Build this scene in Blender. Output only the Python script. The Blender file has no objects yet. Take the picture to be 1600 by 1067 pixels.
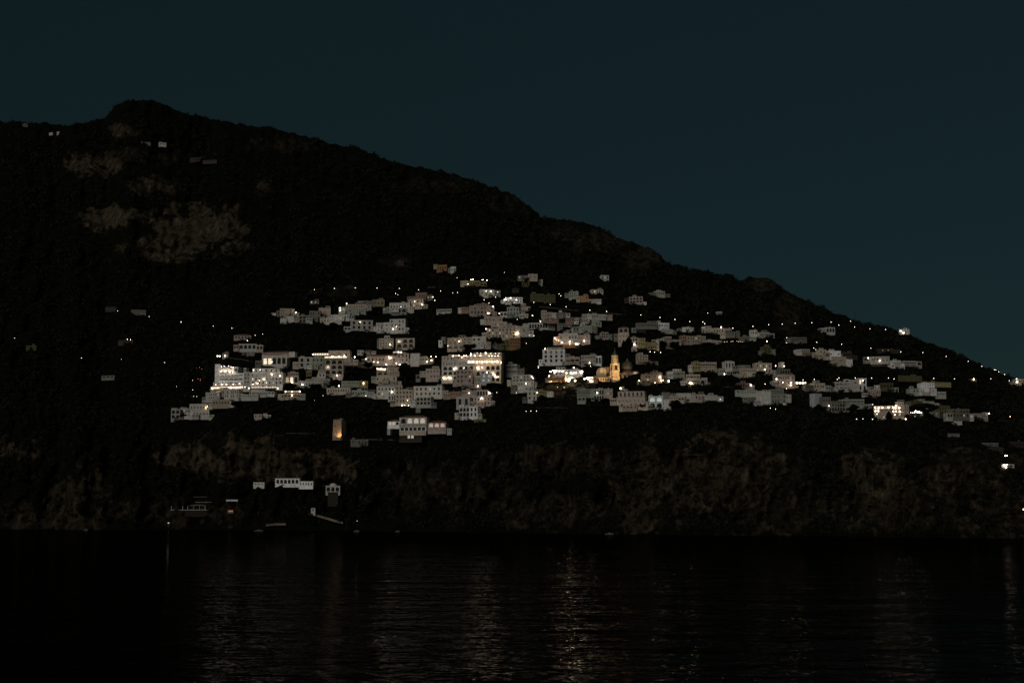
import bpy, math, random
import numpy as np
from mathutils import Matrix, Vector, Euler

random.seed(7)
rng = np.random.default_rng(11)
scene = bpy.context.scene
COL = scene.collection

# ---------------------------------------------------------------- camera
F = 50.0 / 36.0 * 1600.0            # focal length in photograph pixels
CAM = Vector((0.0, 0.0, 24.0))      # top deck of a tall ship in the bay
PITCH = math.atan(254.5 / F)
cd = bpy.data.cameras.new("camera")
cd.lens = 50.0
cd.sensor_width = 36.0
cd.clip_start = 0.5
cd.clip_end = 40000.0
cam = bpy.data.objects.new("camera", cd)
COL.objects.link(cam)
cam.location = CAM
cam.rotation_euler = (math.pi / 2 + PITCH, 0, 0)
scene.camera = cam

# ---------------------------------------------------------------- sky, late dusk
world = bpy.data.worlds.new("World")
scene.world = world
world.use_nodes = True
wn = world.node_tree
wn.nodes.clear()
sky = wn.nodes.new("ShaderNodeTexSky")
sky.sky_type = 'NISHITA'
sky.sun_disc = False
SUN_EL, SUN_ROT = math.radians(18.0), math.radians(207.0)
sky.sun_elevation = SUN_EL
sky.sun_rotation = SUN_ROT
sky.altitude = 0.0
sky.air_density = 1.0
sky.dust_density = 0.2
sky.ozone_density = 3.0
bg = wn.nodes.new("ShaderNodeBackground")
bg.inputs["Strength"].default_value = 1.0
hs = wn.nodes.new("ShaderNodeMix")
hs.data_type = 'RGBA'
hs.blend_type = 'MULTIPLY'
hs.inputs["Factor"].default_value = 1.0
SKY_TINT = (0.0047, 0.0070, 0.0052)
hs.inputs["B"].default_value = (*SKY_TINT, 1)
wo = wn.nodes.new("ShaderNodeOutputWorld")
wn.links.new(sky.outputs[0], hs.inputs["A"])
hz = wn.nodes.new("ShaderNodeMix")       # thin even twilight veil over the sky model
hz.data_type = 'RGBA'
hz.inputs["Factor"].default_value = 0.78
hz.inputs["B"].default_value = (.0051, .0122, .0150, 1)
tcw = wn.nodes.new("ShaderNodeTexCoord")   # the last light lingers low in the north-east: darker to the upper left
dotn = wn.nodes.new("ShaderNodeVectorMath"); dotn.operation = 'DOT_PRODUCT'
dotn.inputs[1].default_value = (1.0, 0.0, -0.6)
mrw = wn.nodes.new("ShaderNodeMapRange")
mrw.inputs["From Min"].default_value = -0.6
mrw.inputs["From Max"].default_value = 0.25
veil = wn.nodes.new("ShaderNodeMix"); veil.data_type = 'RGBA'
veil.inputs["A"].default_value = (.0045, .0104, .0122, 1)
veil.inputs["B"].default_value = (.0053, .0124, .0160, 1)
wn.links.new(tcw.outputs["Generated"], dotn.inputs[0])
wn.links.new(dotn.outputs["Value"], mrw.inputs["Value"])
wn.links.new(mrw.outputs[0], veil.inputs["Factor"])
wn.links.new(veil.outputs["Result"], hz.inputs["B"])
wn.links.new(hs.outputs["Result"], hz.inputs["A"])
wn.links.new(hz.outputs["Result"], bg.inputs[0])
wn.links.new(bg.outputs[0], wo.inputs[0])

# last glow of the western sky behind the boat: one very soft, weak sun
sd = bpy.data.lights.new("sun", 'SUN')
sd.energy = 0.66
sd.angle = math.radians(35.0)
sd.color = (1.0, 0.95, 0.87)
sun = bpy.data.objects.new("sun", sd)
COL.objects.link(sun)
_az = math.radians(207.0)           # direction towards the light (behind and left of the camera)
_el = math.radians(18.0)
_to = Vector((math.sin(_az) * math.cos(_el), math.cos(_az) * math.cos(_el), math.sin(_el)))
sun.rotation_euler = _to.to_track_quat('Z', 'Y').to_euler()

scene.view_settings.view_transform = 'Standard'
scene.view_settings.look = 'None'
scene.view_settings.exposure = 0.0
scene.view_settings.gamma = 1.0
scene.cycles.use_denoising = True
scene.cycles.max_bounces = 4
scene.cycles.use_light_tree = True
scene.cycles.sample_clamp_indirect = 2.0
scene.cycles.sample_clamp_direct = 16.0

# ---------------------------------------------------------------- materials
MATS = {}
def mat(name, color, rough=0.9, var=0.25, scale=0.35, emit=None, estr=0.0, spec=0.2, bump=0.0, rnd=0.0, c2=None):
    m = bpy.data.materials.new(name)
    m.use_nodes = True
    nt = m.node_tree
    b = nt.nodes["Principled BSDF"]
    b.inputs["Roughness"].default_value = rough
    b.inputs["Specular IOR Level"].default_value = spec
    tc = nt.nodes.new("ShaderNodeTexCoord")
    nz = nt.nodes.new("ShaderNodeTexNoise")
    nz.inputs["Scale"].default_value = scale
    nz.inputs["Detail"].default_value = 5
    nz.inputs["Roughness"].default_value = 0.65
    nt.links.new(tc.outputs["Object"], nz.inputs["Vector"])
    rp = nt.nodes.new("ShaderNodeValToRGB")
    rp.color_ramp.elements[0].position = 0.3
    rp.color_ramp.elements[1].position = 0.7
    lo = [c * (1 - var) for c in color]
    hi = [min(1, c * (1 + var)) for c in (c2 or color)]
    rp.color_ramp.elements[0].color = (*lo, 1)
    rp.color_ramp.elements[1].color = (*hi, 1)
    nt.links.new(nz.outputs["Fac"], rp.inputs[0])
    out = rp.outputs[0]
    if rnd:
        oi = nt.nodes.new("ShaderNodeObjectInfo")
        mr = nt.nodes.new("ShaderNodeMapRange")
        mr.inputs["To Min"].default_value = 1 - rnd
        mr.inputs["To Max"].default_value = 1 + rnd
        nt.links.new(oi.outputs["Random"], mr.inputs["Value"])
        mx = nt.nodes.new("ShaderNodeMix")
        mx.data_type = 'RGBA'
        mx.blend_type = 'MULTIPLY'
        mx.inputs["Factor"].default_value = 1.0
        nt.links.new(out, mx.inputs["A"])
        nt.links.new(mr.outputs[0], mx.inputs["B"])
        out = mx.outputs["Result"]
    nt.links.new(out, b.inputs["Base Color"])
    if bump:
        bp = nt.nodes.new("ShaderNodeBump")
        bp.inputs["Strength"].default_value = 1.0
        bp.inputs["Distance"].default_value = bump
        nt.links.new(nz.outputs["Fac"], bp.inputs["Height"])
        nt.links.new(bp.outputs[0], b.inputs["Normal"])
    if emit:
        b.inputs["Emission Color"].default_value = (*emit, 1)
        b.inputs["Emission Strength"].default_value = estr
    if emit and estr < 0.5:
        m.cycles.emission_sampling = 'NONE'
    MATS[name] = m
    return m

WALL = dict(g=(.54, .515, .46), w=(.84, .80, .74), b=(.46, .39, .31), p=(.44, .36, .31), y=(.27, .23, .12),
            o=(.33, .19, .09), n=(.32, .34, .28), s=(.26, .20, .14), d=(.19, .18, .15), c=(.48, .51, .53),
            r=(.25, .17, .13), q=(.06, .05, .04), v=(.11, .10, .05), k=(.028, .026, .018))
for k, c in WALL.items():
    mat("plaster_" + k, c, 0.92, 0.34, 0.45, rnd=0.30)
mat("tile", (.17, .085, .055), 0.85, 0.35, 1.5, rnd=0.2)
mat("slab", (.36, .34, .30), 0.9, 0.25, 0.8)
mat("glass", (.007, .008, .009), 0.35, 0.2, 1.0, spec=0.06)
mat("frame", (.07, .06, .05), 0.6, 0.2, 1.0)
mat("rail", (.42, .42, .40), 0.5, 0.2, 1.0)
mat("metal", (.06, .06, .06), 0.5, 0.2, 1.0)
mat("dark_wood_and_shade", (.05, .035, .025), 0.8, 0.3, 1.0)
EM = dict(w=(1, .80, .55), c=(1, .88, .72), y=(1, .74, .42), r=(1, .30, .14), p=(1, .74, .64), g=(.80, 1.0, .90))
for k, c in EM.items():
    mat("lit_" + k, (.3, .27, .22), 0.5, 0.1, 1.0, emit=c, estr=1.1)
    mat("dim_" + k, (.3, .27, .22), 0.5, 0.1, 1.0, emit=c, estr=0.42)
    mat("bulb_" + k, (.3, .3, .3), 0.5, 0.05, 1.0, emit=c, estr=18.0)
    mat("street_" + k, (.3, .3, .3), 0.5, 0.05, 1.0, emit=c, estr=6.0)
    mat("flare_" + k, (.3, .3, .3), 0.5, 0.05, 1.0, emit=c, estr=110.0)
mat("leaf", (.010, .012, .007), 0.9, 0.5, 0.25, c2=(.018, .018, .010), spec=0.05, rnd=0.35)
mat("bark", (.03, .022, .016), 0.95, 0.3, 1.0)
mat("boat_white", (.15, .15, .145), 0.4, 0.1, 1.0)
mat("brick", (.15, .065, .045), 0.9, 0.3, 2.0)
mat("dome_tile", (.10, .105, .06), 0.5, 0.4, 1.2)
mat("church_plaster", (.56, .44, .27), 0.9, 0.2, 0.5)
mat("church_red", (.24, .18, .13), 0.9, 0.25, 0.5)

# ---------------------------------------------------------------- mesh helpers
class MB:
    def __init__(s):
        s.v, s.f, s.m, s.names = [], [], [], []
    def mi(s, name):
        if name not in s.names:
            s.names.append(name)
        return s.names.index(name)
    def face(s, pts, m):
        n = len(s.v)
        s.v += [tuple(p) for p in pts]
        s.f.append(tuple(range(n, n + len(pts))))
        s.m.append(s.mi(m))
    def box(s, x0, x1, y0, y1, z0, z1, m, skip=""):
        c = [(x0, y0, z0), (x1, y0, z0), (x1, y1, z0), (x0, y1, z0), (x0, y0, z1), (x1, y0, z1), (x1, y1, z1), (x0, y1, z1)]
        q = dict(f=(0, 1, 5, 4), k=(2, 3, 7, 6), l=(3, 0, 4, 7), r=(1, 2, 6, 5), t=(4, 5, 6, 7), b=(3, 2, 1, 0))
        n = len(s.v)
        s.v += c
        k = s.mi(m)
        for a, t in q.items():
            if a in skip:
                continue
            s.f.append(tuple(n + i for i in t))
            s.m.append(k)
    def ring(s, cx, cy, z0, r0, z1, r1, m, n=16, cap=False, a0=0.0):
        k = s.mi(m)
        b = len(s.v)
        for z, r in ((z0, r0), (z1, r1)):
            for i in range(n):
                a = a0 + 2 * math.pi * i / n
                s.v.append((cx + r * math.cos(a), cy + r * math.sin(a), z))
        for i in range(n):
            j = (i + 1) % n
            s.f.append((b + i, b + j, b + n + j, b + n + i))
            s.m.append(k)
        if cap:
            s.f.append(tuple(b + n + i for i in range(n)))
            s.m.append(k)
    def lathe(s, cx, cy, prof, m, n=16, a0=0.0):
        for (z0, r0), (z1, r1) in zip(prof, prof[1:]):
            s.ring(cx, cy, z0, r0, z1, r1, m, n, a0=a0)
    def build(s, name, parent=None, loc=None, smooth=False):
        me = bpy.data.meshes.new(name)
        me.from_pydata(s.v, [], s.f)
        for nme in s.names:
            me.materials.append(MATS[nme])
        me.polygons.foreach_set("material_index", s.m)
        if smooth:
            me.polygons.foreach_set("use_smooth", [True] * len(s.f))
        me.update()
        return link(name, me, parent, loc)

def link(name, me, parent=None, loc=None):
    o = bpy.data.objects.new(name, me)
    COL.objects.link(o)
    if parent:
        o.parent = parent
    if loc is not None:
        o.location = loc
    return o

def tag(o, label, cat, group=None):
    o["label"] = label
    o["category"] = cat
    if group:
        o["group"] = group
    return o

def empty(name, loc, yaw=0.0):
    o = bpy.data.objects.new(name, None)
    COL.objects.link(o)
    o.empty_display_size = 1.0
    o.location = loc
    o.rotation_euler = (0, 0, yaw)
    return o

# ---------------------------------------------------------------- terrain
def hash2(i, j, s):
    h = (i * 374761393 + j * 668265263 + s * 144665) & 0xffffffff
    h = ((h ^ (h >> 13)) * 1274126177) & 0xffffffff
    return ((h ^ (h >> 16)) & 0xffff) / 65535.0

def vnoise(x, y, s):
    xi = np.floor(x).astype(np.int64)
    yi = np.floor(y).astype(np.int64)
    fx, fy = x - xi, y - yi
    fx = fx * fx * (3 - 2 * fx)
    fy = fy * fy * (3 - 2 * fy)
    a, b = hash2(xi, yi, s), hash2(xi + 1, yi, s)
    c, d = hash2(xi, yi + 1, s), hash2(xi + 1, yi + 1, s)
    return (a * (1 - fx) + b * fx) * (1 - fy) + (c * (1 - fx) + d * fx) * fy - 0.5

SKYL = [(-500, 300), (-300, 250), (-120, 205), (0, 193), (30, 190), (60, 191), (100, 196), (140, 190), (165, 184), (174, 172), (182, 163), (215, 157), (240, 159), (265, 167), (290, 176), (340, 189), (385, 197), (430, 200), (480, 215), (520, 224),
        (560, 233), (600, 249), (650, 261), (700, 271), (740, 283), (780, 295), (810, 311), (830, 325), (845, 341), (880, 344), (910, 346),
        (930, 354), (965, 372), (1010, 385), (1032, 396), (1042, 412), (1080, 420), (1140, 430), (1160, 440), (1172, 432), (1205, 434),
        (1222, 449), (1260, 470), (1300, 489), (1340, 502), (1380, 509), (1420, 523), (1460, 539), (1500, 553), (1530, 568), (1560, 581),
        (1600, 595), (1700, 640), (1800, 700), (1900, 765), (1990, 815), (2100, 830)]
SX = np.array([p[0] for p in SKYL], float)
SY = np.array([p[1] for p in SKYL], float)
def v_sky(u):
    u = np.asarray(u, float)
    return np.interp(u, SX, SY) + 5.0 * vnoise(u / 9.0, u * 0, 3) + 2.5 * vnoise(u / 3.1, u * 0, 4)
def v_shore(u):
    return np.interp(u, [-500, 0, 300, 420, 560, 800, 1100, 1600, 2100], [826, 827, 828, 829, 829, 832, 836, 841, 843]) + 1.0 * vnoise(np.asarray(u, float) / 40.0, np.asarray(u, float) * 0, 5)
def v_cliff(u):
    return np.interp(u, [-500, 0, 200, 300, 540, 620, 1000, 1300, 1450, 1550, 1600, 2100], [690, 690, 740, 700, 690, 705, 668, 712, 718, 745, 770, 838])
def ray(u, v):
    """direction of the line of sight through a photograph point, scaled so that y = 1"""
    x = (np.asarray(u, float) - 800.0) / F
    y = (533.5 - np.asarray(v, float)) / F
    cp, sp = math.cos(PITCH), math.sin(PITCH)
    dy = cp - y * sp
    dz = sp + y * cp
    return x / dy, dz / dy
def depth(u, v):
    """distance of the hillside along +Y for a point of the survey"""
    u = np.asarray(u, float)
    v = np.asarray(v, float)
    v0, vs = v_shore(u), v_sky(u)
    vc = np.maximum(v_cliff(u), vs + 3)
    dz0 = ray(u, v0)[1]
    D0 = -CAM.z / dz0
    rise = np.interp(u, [-500, 0, 300, 800, 1100, 1600, 2100], [700, 720, 760, 640, 560, 420, 60])
    dc = D0 + (v0 - vc) * D0 / F * 0.62
    tc = np.clip((v0 - v) / np.maximum(v0 - vc, 1.0), 0, 1)
    th = np.clip((vc - v) / np.maximum(vc - vs, 1.0), 0, 1)
    D = D0 + (dc - D0) * tc ** 1.2 + rise * th ** 1.22
    edge = np.clip(tc * 4, 0, 1)
    n = 30 * vnoise(u / 130.0 + v / 200.0, v / 90.0, 21) + 12 * vnoise(u / 34.0, v / 40.0, 22)
    rough = 15 * vnoise(u / 11.0 + v / 30.0, v / 22.0, 23) + 8 * vnoise(u / 5.0, v / 7.0, 24)
    low = np.interp(u, [0, 250, 500, 1000, 1600], [560, 680, 715, 690, 705])
    high = np.interp(u, [0, 300, 420, 700, 1000, 1200, 1600], [430, 470, 435, 400, 415, 470, 560])
    town = np.clip((low - v) / 25.0 + 1, 0, 1) * np.clip((v - high) / 40.0 + 1, 0, 1) * np.clip((u - 170) / 80.0, 0, 1)
    ribs = 20 * np.abs(vnoise(u / 13.0 + v / 70.0, v / 60.0, 41)) + 12 * np.abs(vnoise(u / 6.0, v / 30.0, 42)) + 9 * np.abs(vnoise(u / 16.0, v / 6.0, 43))
    rough = rough + ribs
    return D + edge * (n * (0.5 + 0.5 * th) * (1 - .75 * town) + rough * (1.0 - 0.92 * town))
def place(u, v):
    D = float(depth(u, v))
    dx, dz = ray(u, v)
    return Vector((float(dx) * D, D, CAM.z + float(dz) * D)), D

ROCK = [  # u, v, ru, rv, weight: bare limestone faces in the scrub
    (165, 342, 36, 20, .8), (205, 335, 30, 12, .5), (310, 360, 62, 34, .85), (270, 385, 70, 22, .6), (250, 290, 45, 14, .45), (150, 258, 45, 20, .5), (195, 203, 26, 10, .4), (370, 385, 34, 14, .45),
    (215, 245, 80, 12, .25), (410, 295, 14, 10, .35), (300, 715, 60, 22, .7), (400, 720, 110, 32, .7), (510, 725, 45, 24, .7), (20, 700, 60, 18, .55),
    (120, 780, 50, 45, .45), (60, 805, 70, 20, .4), (270, 800, 120, 18, .35), (660, 760, 70, 40, .35), (760, 770, 80, 45, .35),
    (880, 720, 110, 26, .4), (850, 800, 120, 28, .4), (1010, 760, 60, 70, .55), (1120, 740, 90, 65, .6), (1200, 780, 90, 60, .4),
    (1360, 745, 70, 40, .7), (1400, 790, 130, 45, .45), (1500, 740, 90, 40, .6), (1560, 800, 80, 40, .55), (930, 378, 60, 20, .42), (1000, 400, 40, 16, .5),
    (790, 320, 50, 18, .25), (1230, 480, 22, 34, .5), (1190, 445, 26, 12, .5), (880, 365, 40, 18, .32), (440, 225, 60, 14, .2), (720, 290, 90, 14, .2), (620, 410, 26, 8, .3), (520, 455, 50, 8, .35)]
def rockiness(u, v):
    r = np.zeros_like(u, dtype=float)
    wob = 0.9 * vnoise(u / 26.0, v / 20.0, 31) + 0.6 * vnoise(u / 9.0, v / 8.0, 32) + .5 * vnoise(u / 4.0, v / 4.0, 33)
    for (a, b, ru, rv, w) in ROCK:
        d = np.sqrt(((u - a) / ru) ** 2 + ((v - b) / rv) ** 2) + wob
        r = np.maximum(r, (w * (1.12 if b < 420 and a < 450 else .86)) * np.clip((1.15 - d) / 0.35, 0, 1))
    return r

NU, NV, NB = 870, 330, 14
us = np.linspace(-500, 2100, NU)
U = np.repeat(us[None, :], NV, 0)
T = np.linspace(0, 1, NV)[:, None]
V = v_shore(U) * (1 - T) + v_sky(U) * T
DD = depth(U, V)
rx, rz = ray(U, V)
P = np.stack([rx * DD, DD, CAM.z + rz * DD], -1)
P[0, :, 2] = 0.0
under = P[0].copy(); under[:, 1] -= 25; under[:, 2] = -12
back = []
top = P[-1]
for k in range(1, NB + 1):
    q = top.copy()
    t = k / NB
    q[:, 0] *= 1 + 0.30 * t
    q[:, 1] += 900 * t
    q[:, 2] = top[:, 2] * (1 - t) ** 0.8 - 6 * k - 12 * t
    back.append(q)
P = np.concatenate([under[None], P, np.array(back)], 0)
RK = np.concatenate([rockiness(U[:1], V[:1]), rockiness(U, V), np.zeros((NB, NU))], 0)
H_, W_ = P.shape[:2]
idx = np.arange(H_ * W_).reshape(H_, W_)
fc = np.stack([idx[:-1, :-1], idx[:-1, 1:], idx[1:, 1:], idx[1:, :-1]], -1).reshape(-1, 4)

def np_mesh(name, verts, faces):
    me = bpy.data.meshes.new(name)
    nf, k = faces.shape
    me.vertices.add(len(verts))
    me.vertices.foreach_set("co", np.ascontiguousarray(verts, dtype=np.float32).ravel())
    me.loops.add(nf * k)
    me.loops.foreach_set("vertex_index", np.ascontiguousarray(faces, dtype=np.int32).ravel())
    me.polygons.add(nf)
    me.polygons.foreach_set("loop_start", np.arange(0, nf * k, k, dtype=np.int32))
    me.update(calc_edges=True)
    return me

hme = np_mesh("hillside", P.reshape(-1, 3), fc)
at = hme.attributes.new("rock", 'FLOAT', 'POINT')
at.data.foreach_set("value", RK.astype(np.float32).ravel())
hme.polygons.foreach_set("use_smooth", [True] * len(hme.polygons))
hill = link("hillside", hme)
hill["kind"] = "structure"

def hill_material():
    m = bpy.data.materials.new("hillside")
    m.use_nodes = True
    nt = m.node_tree
    b = nt.nodes["Principled BSDF"]
    b.inputs["Roughness"].default_value = 0.95
    b.inputs["Specular IOR Level"].default_value = 0.05
    tc = nt.nodes.new("ShaderNodeTexCoord")
    def noise(scale, det=6, rg=0.65, sx=None):
        n = nt.nodes.new("ShaderNodeTexNoise")
        n.inputs["Scale"].default_value = scale
        n.inputs["Detail"].default_value = det
        n.inputs["Roughness"].default_value = rg
        if sx:
            mp = nt.nodes.new("ShaderNodeMapping")
            mp.inputs["Scale"].default_value = sx
            nt.links.new(tc.outputs["Object"], mp.inputs[0])
            nt.links.new(mp.outputs[0], n.inputs["Vector"])
        else:
            nt.links.new(tc.outputs["Object"], n.inputs["Vector"])
        return n
    def ramp(src, stops):
        r = nt.nodes.new("ShaderNodeValToRGB")
        e = r.color_ramp.elements
        e[0].position, e[0].color = stops[0][0], (*stops[0][1], 1)
        e[1].position, e[1].color = stops[-1][0], (*stops[-1][1], 1)
        for p, c in stops[1:-1]:
            x = e.new(p)
            x.color = (*c, 1)
        nt.links.new(src, r.inputs[0])
        return r
    n1 = noise(0.06, 8, 0.7)
    scrub = ramp(n1.outputs["Fac"], [(.35, (.005, .006, .003)), (.55, (.011, .011, .006)), (.72, (.020, .017, .010))])
    n2 = noise(0.13, 12, 0.8, (1, .7, .30))
    rock = ramp(n2.outputs["Fac"], [(.38, (.010, .010, .005)), (.45, (.060, .048, .030)), (.56, (.15, .118, .075)), (.72, (.30, .24, .17))])
    a = nt.nodes.new("ShaderNodeAttribute")
    a.attribute_name = "rock"
    n3 = noise(0.10, 8, 0.8)
    md = nt.nodes.new("ShaderNodeMath"); md.operation = 'ADD'
    nt.links.new(a.outputs["Fac"], md.inputs[0])
    m2 = nt.nodes.new("ShaderNodeMath"); m2.operation = 'MULTIPLY_ADD'
    m2.inputs[1].default_value = 1.4; m2.inputs[2].default_value = -.78
    nt.links.new(n3.outputs["Fac"], m2.inputs[0])
    nt.links.new(m2.outputs[0], md.inputs[1])
    cl = nt.nodes.new("ShaderNodeMapRange")
    cl.inputs["From Min"].default_value = 0.0
    cl.inputs["From Max"].default_value = 0.55
    nt.links.new(md.outputs[0], cl.inputs["Value"])
    mx = nt.nodes.new("ShaderNodeMix"); mx.data_type = 'RGBA'
    nt.links.new(cl.outputs[0], mx.inputs["Factor"])
    nt.links.new(scrub.outputs[0], mx.inputs["A"])
    nt.links.new(rock.outputs[0], mx.inputs["B"])
    nt.links.new(mx.outputs["Result"], b.inputs["Base Color"])
    bp = nt.nodes.new("ShaderNodeBump")
    bp.inputs["Strength"].default_value = 1.0
    bp.inputs["Distance"].default_value = 9.0
    nt.links.new(n2.outputs["Fac"], bp.inputs["Height"])
    nt.links.new(bp.outputs[0], b.inputs["Normal"])
    return m
hme.materials.append(hill_material())

# ---------------------------------------------------------------- sea
def sea():
    s = 30000.0
    me = bpy.data.meshes.new("sea")
    me.from_pydata([(-s, -3000, 0), (s, -3000, 0), (s, s, 0), (-s, s, 0)], [], [(0, 1, 2, 3)])
    o = link("sea", me)
    o["kind"] = "structure"
    m = bpy.data.materials.new("sea")
    m.use_nodes = True
    nt = m.node_tree
    b = nt.nodes["Principled BSDF"]
    b.inputs["Base Color"].default_value = (.0045, .0055, .006, 1)
    b.inputs["Roughness"].default_value = 0.03
    b.inputs["IOR"].default_value = 1.33
    b.inputs["Specular IOR Level"].default_value = 0.2
    tc = nt.nodes.new("ShaderNodeTexCoord")
    prev = None
    for scale, dist, sx, seed in ((0.035, 1.1, (.7, 1.5, 1), 0), (0.11, .48, (.55, 1.3, 1), 3), (0.30, .27, (.75, 1.1, 1), 9)):
        mp = nt.nodes.new("ShaderNodeMapping")
        mp.inputs["Scale"].default_value = sx
        mp.inputs["Location"].default_value = (seed, seed * 2, 0)
        mp.inputs["Rotation"].default_value = (0, 0, 0.15 + seed * .03)
        nz = nt.nodes.new("ShaderNodeTexNoise")
        nz.inputs["Scale"].default_value = scale
        nz.inputs["Detail"].default_value = 2
        nz.inputs["Roughness"].default_value = 0.5
        nt.links.new(tc.outputs["Object"], mp.inputs[0])
        nt.links.new(mp.outputs[0], nz.inputs["Vector"])
        bp = nt.nodes.new("ShaderNodeBump")
        bp.inputs["Strength"].default_value = 1.0
        bp.inputs["Distance"].default_value = dist
        nt.links.new(nz.outputs["Fac"], bp.inputs["Height"])
        if prev:
            nt.links.new(prev.outputs[0], bp.inputs["Normal"])
        prev = bp
    b.inputs["Specular IOR Level"].default_value = 0.0
    gl = nt.nodes.new("ShaderNodeBsdfGlossy")
    gl.inputs["Color"].default_value = (.23, .23, .23, 1)
    gl.inputs["Roughness"].default_value = 0.03
    fr = nt.nodes.new("ShaderNodeFresnel")
    fr.inputs["IOR"].default_value = 1.33
    mx = nt.nodes.new("ShaderNodeMixShader")
    nt.links.new(prev.outputs[0], gl.inputs["Normal"])
    nt.links.new(prev.outputs[0], fr.inputs["Normal"])
    nt.links.new(fr.outputs[0], mx.inputs[0])
    nt.links.new(b.outputs[0], mx.inputs[1])
    nt.links.new(gl.outputs[0], mx.inputs[2])
    nt.links.new(mx.outputs[0], nt.nodes["Material Output"].inputs["Surface"])
    me.materials.append(m)
sea()

# ---------------------------------------------------------------- building parts
REG = dict(A=(260, 500, 6.275), B=(420, 440, 6.275), C=(440, 540, 6.275), D=(600, 540, 6.154), E=(600, 400, 6.154),
           F=(820, 420, 6.667), G=(820, 530, 6.667), H=(250, 670, 5.161), I=(1040, 480, 6.275), J=(1240, 480, 5.93),
           K=(1400, 500, 5.93), L=(0, 640, 2.963), M=(500, 620, 2.857), N=(1040, 620, 2.857), O=(0, 140, 2.963),
           P=(0, 440, 4.706), Q=(440, 590, 11.43), R=(800, 470, 11.43), S=(1140, 580, 11.43), T=(940, 520, 11.43),
           W=(260, 765, 11.43), X=(700, 540, 15.24), Y=(920, 530, 15.24), Z=(320, 560, 15.24), a=(1350, 600, 15.24),
           b=(840, 560, 15.24), c=(590, 630, 12.31))
def px(reg, x, y):
    a, b, s = REG[reg]
    return a + x / s, b + y / s

_arc = [(-math.cos(math.pi * i / 8), math.sin(math.pi * i / 8)) for i in range(9)]
def facade(mb, x0, x1, z0, z1, y, m, holes, d=0.35):
    """front wall with real openings: holes = (cx, zbase, w, h, arched)"""
    xs = sorted({x0, x1} | {h[0] - h[2] / 2 for h in holes} | {h[0] + h[2] / 2 for h in holes})
    zs = sorted({z0, z1} | {h[1] for h in holes} | {h[1] + h[3] for h in holes})
    def inside(cx, cz):
        return any(abs(cx - h[0]) < h[2] / 2 and h[1] < cz < h[1] + h[3] for h in holes)
    for za, zb in zip(zs, zs[1:]):
        run = None
        for xa, xb in zip(xs, xs[1:]):
            if inside((xa + xb) / 2, (za + zb) / 2):
                if run is not None:
                    mb.face([(run, y, za), (xa, y, za), (xa, y, zb), (run, y, zb)], m)
                    run = None
            elif run is None:
                run = xa
        if run is not None:
            mb.face([(run, y, za), (x1, y, za), (x1, y, zb), (run, y, zb)], m)
    for cx, zb, w, h, ar in holes:
        a, b, t = cx - w / 2, cx + w / 2, zb + h
        mb.face([(a, y, zb), (a, y, t), (a, y + d, t), (a, y + d, zb)], m)
        mb.face([(b, y, t), (b, y, zb), (b, y + d, zb), (b, y + d, t)], m)
        mb.face([(a, y, t), (b, y, t), (b, y + d, t), (a, y + d, t)], m)
        mb.face([(b, y, zb), (a, y, zb), (a, y + d, zb), (b, y + d, zb)], m)
        if ar:
            r = w / 2
            rz = min(r, h * .6)
            pts = [(cx + r * c, t - rz + rz * s) for c, s in _arc]
            for (pa, pb) in zip(pts[:4], pts[1:5]):
                mb.face([(a, y, t), (pb[0], y, pb[1]), (pa[0], y, pa[1])], m)
            for (pa, pb) in zip(pts[4:8], pts[5:9]):
                mb.face([(b, y, t), (pb[0], y, pb[1]), (pa[0], y, pa[1])], m)
            for pa, pb in zip(pts, pts[1:]):
                mb.face([(pa[0], y, pa[1]), (pb[0], y, pb[1]), (pb[0], y + d, pb[1]), (pa[0], y + d, pa[1])], m)

_wc = {}
def window_mesh(w, h, light):
    key = (round(w, 1), round(h, 1), light)
    if key in _wc:
        return _wc[key]
    w, h = max(key[0], .3), max(key[1], .3)
    mb = MB()
    g = light or "glass"
    mb.box(-w / 2, w / 2, .12, .2, 0, h, g)
    t = .09
    for a, b in ((-w / 2, -w / 2 + t), (w / 2 - t, w / 2)):
        mb.box(a, b, 0, .1, 0, h, "frame")
    n = max(1, int(round(w / 1.1)))
    for i in range(1, n + 1):
        c = -w / 2 + w * i / (n + 1)
        mb.box(c - t / 2, c + t / 2, .01, .1, t, h - t, "frame")
    mb.box(-w / 2 + t, w / 2 - t, 0, .1, 0, t, "frame")
    mb.box(-w / 2 + t, w / 2 - t, 0, .1, h - t, h, "frame")
    if h > 1.3:
        mb.box(-w / 2 + t, w / 2 - t, .02, .11, h * .66, h * .66 + t, "frame")
    o = mb.build("window")
    me = o.data
    bpy.data.objects.remove(o)
    _wc[key] = me
    return me

_bc = {}
def bulb_mesh(r, k, street=False):
    key = (round(r, 2), k, street)
    if key in _bc:
        return _bc[key]
    mb = MB()
    mb.lathe(0, 0, [(-r, 0.01), (-.7 * r, .7 * r), (0, r), (.7 * r, .7 * r), (r, .01)], ("street_" if street else "flare_" if r > 1.0 else "bulb_") + k, 8)
    o = mb.build("wall_lamp", smooth=True)
    me = o.data
    bpy.data.objects.remove(o)
    _bc[key] = me
    return me

def roof_flat(mb, x0, x1, y0, y1, z, m):
    h, t = .55, .28
    mb.box(x0 - .12, x1 + .12, y0 - .12, y0 + t, z, z + h, m)
    mb.box(x0 - .12, x1 + .12, y1 - t, y1 + .12, z, z + h, m)
    mb.box(x0 - .12, x0 + t, y0 + t, y1 - t, z, z + h, m)
    mb.box(x1 - t, x1 + .12, y0 + t, y1 - t, z, z + h, m)
    mb.face([(x0 + t, y0 + t, z + .1), (x1 - t, y0 + t, z + .1), (x1 - t, y1 - t, z + .1), (x0 + t, y1 - t, z + .1)], "slab")

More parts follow.
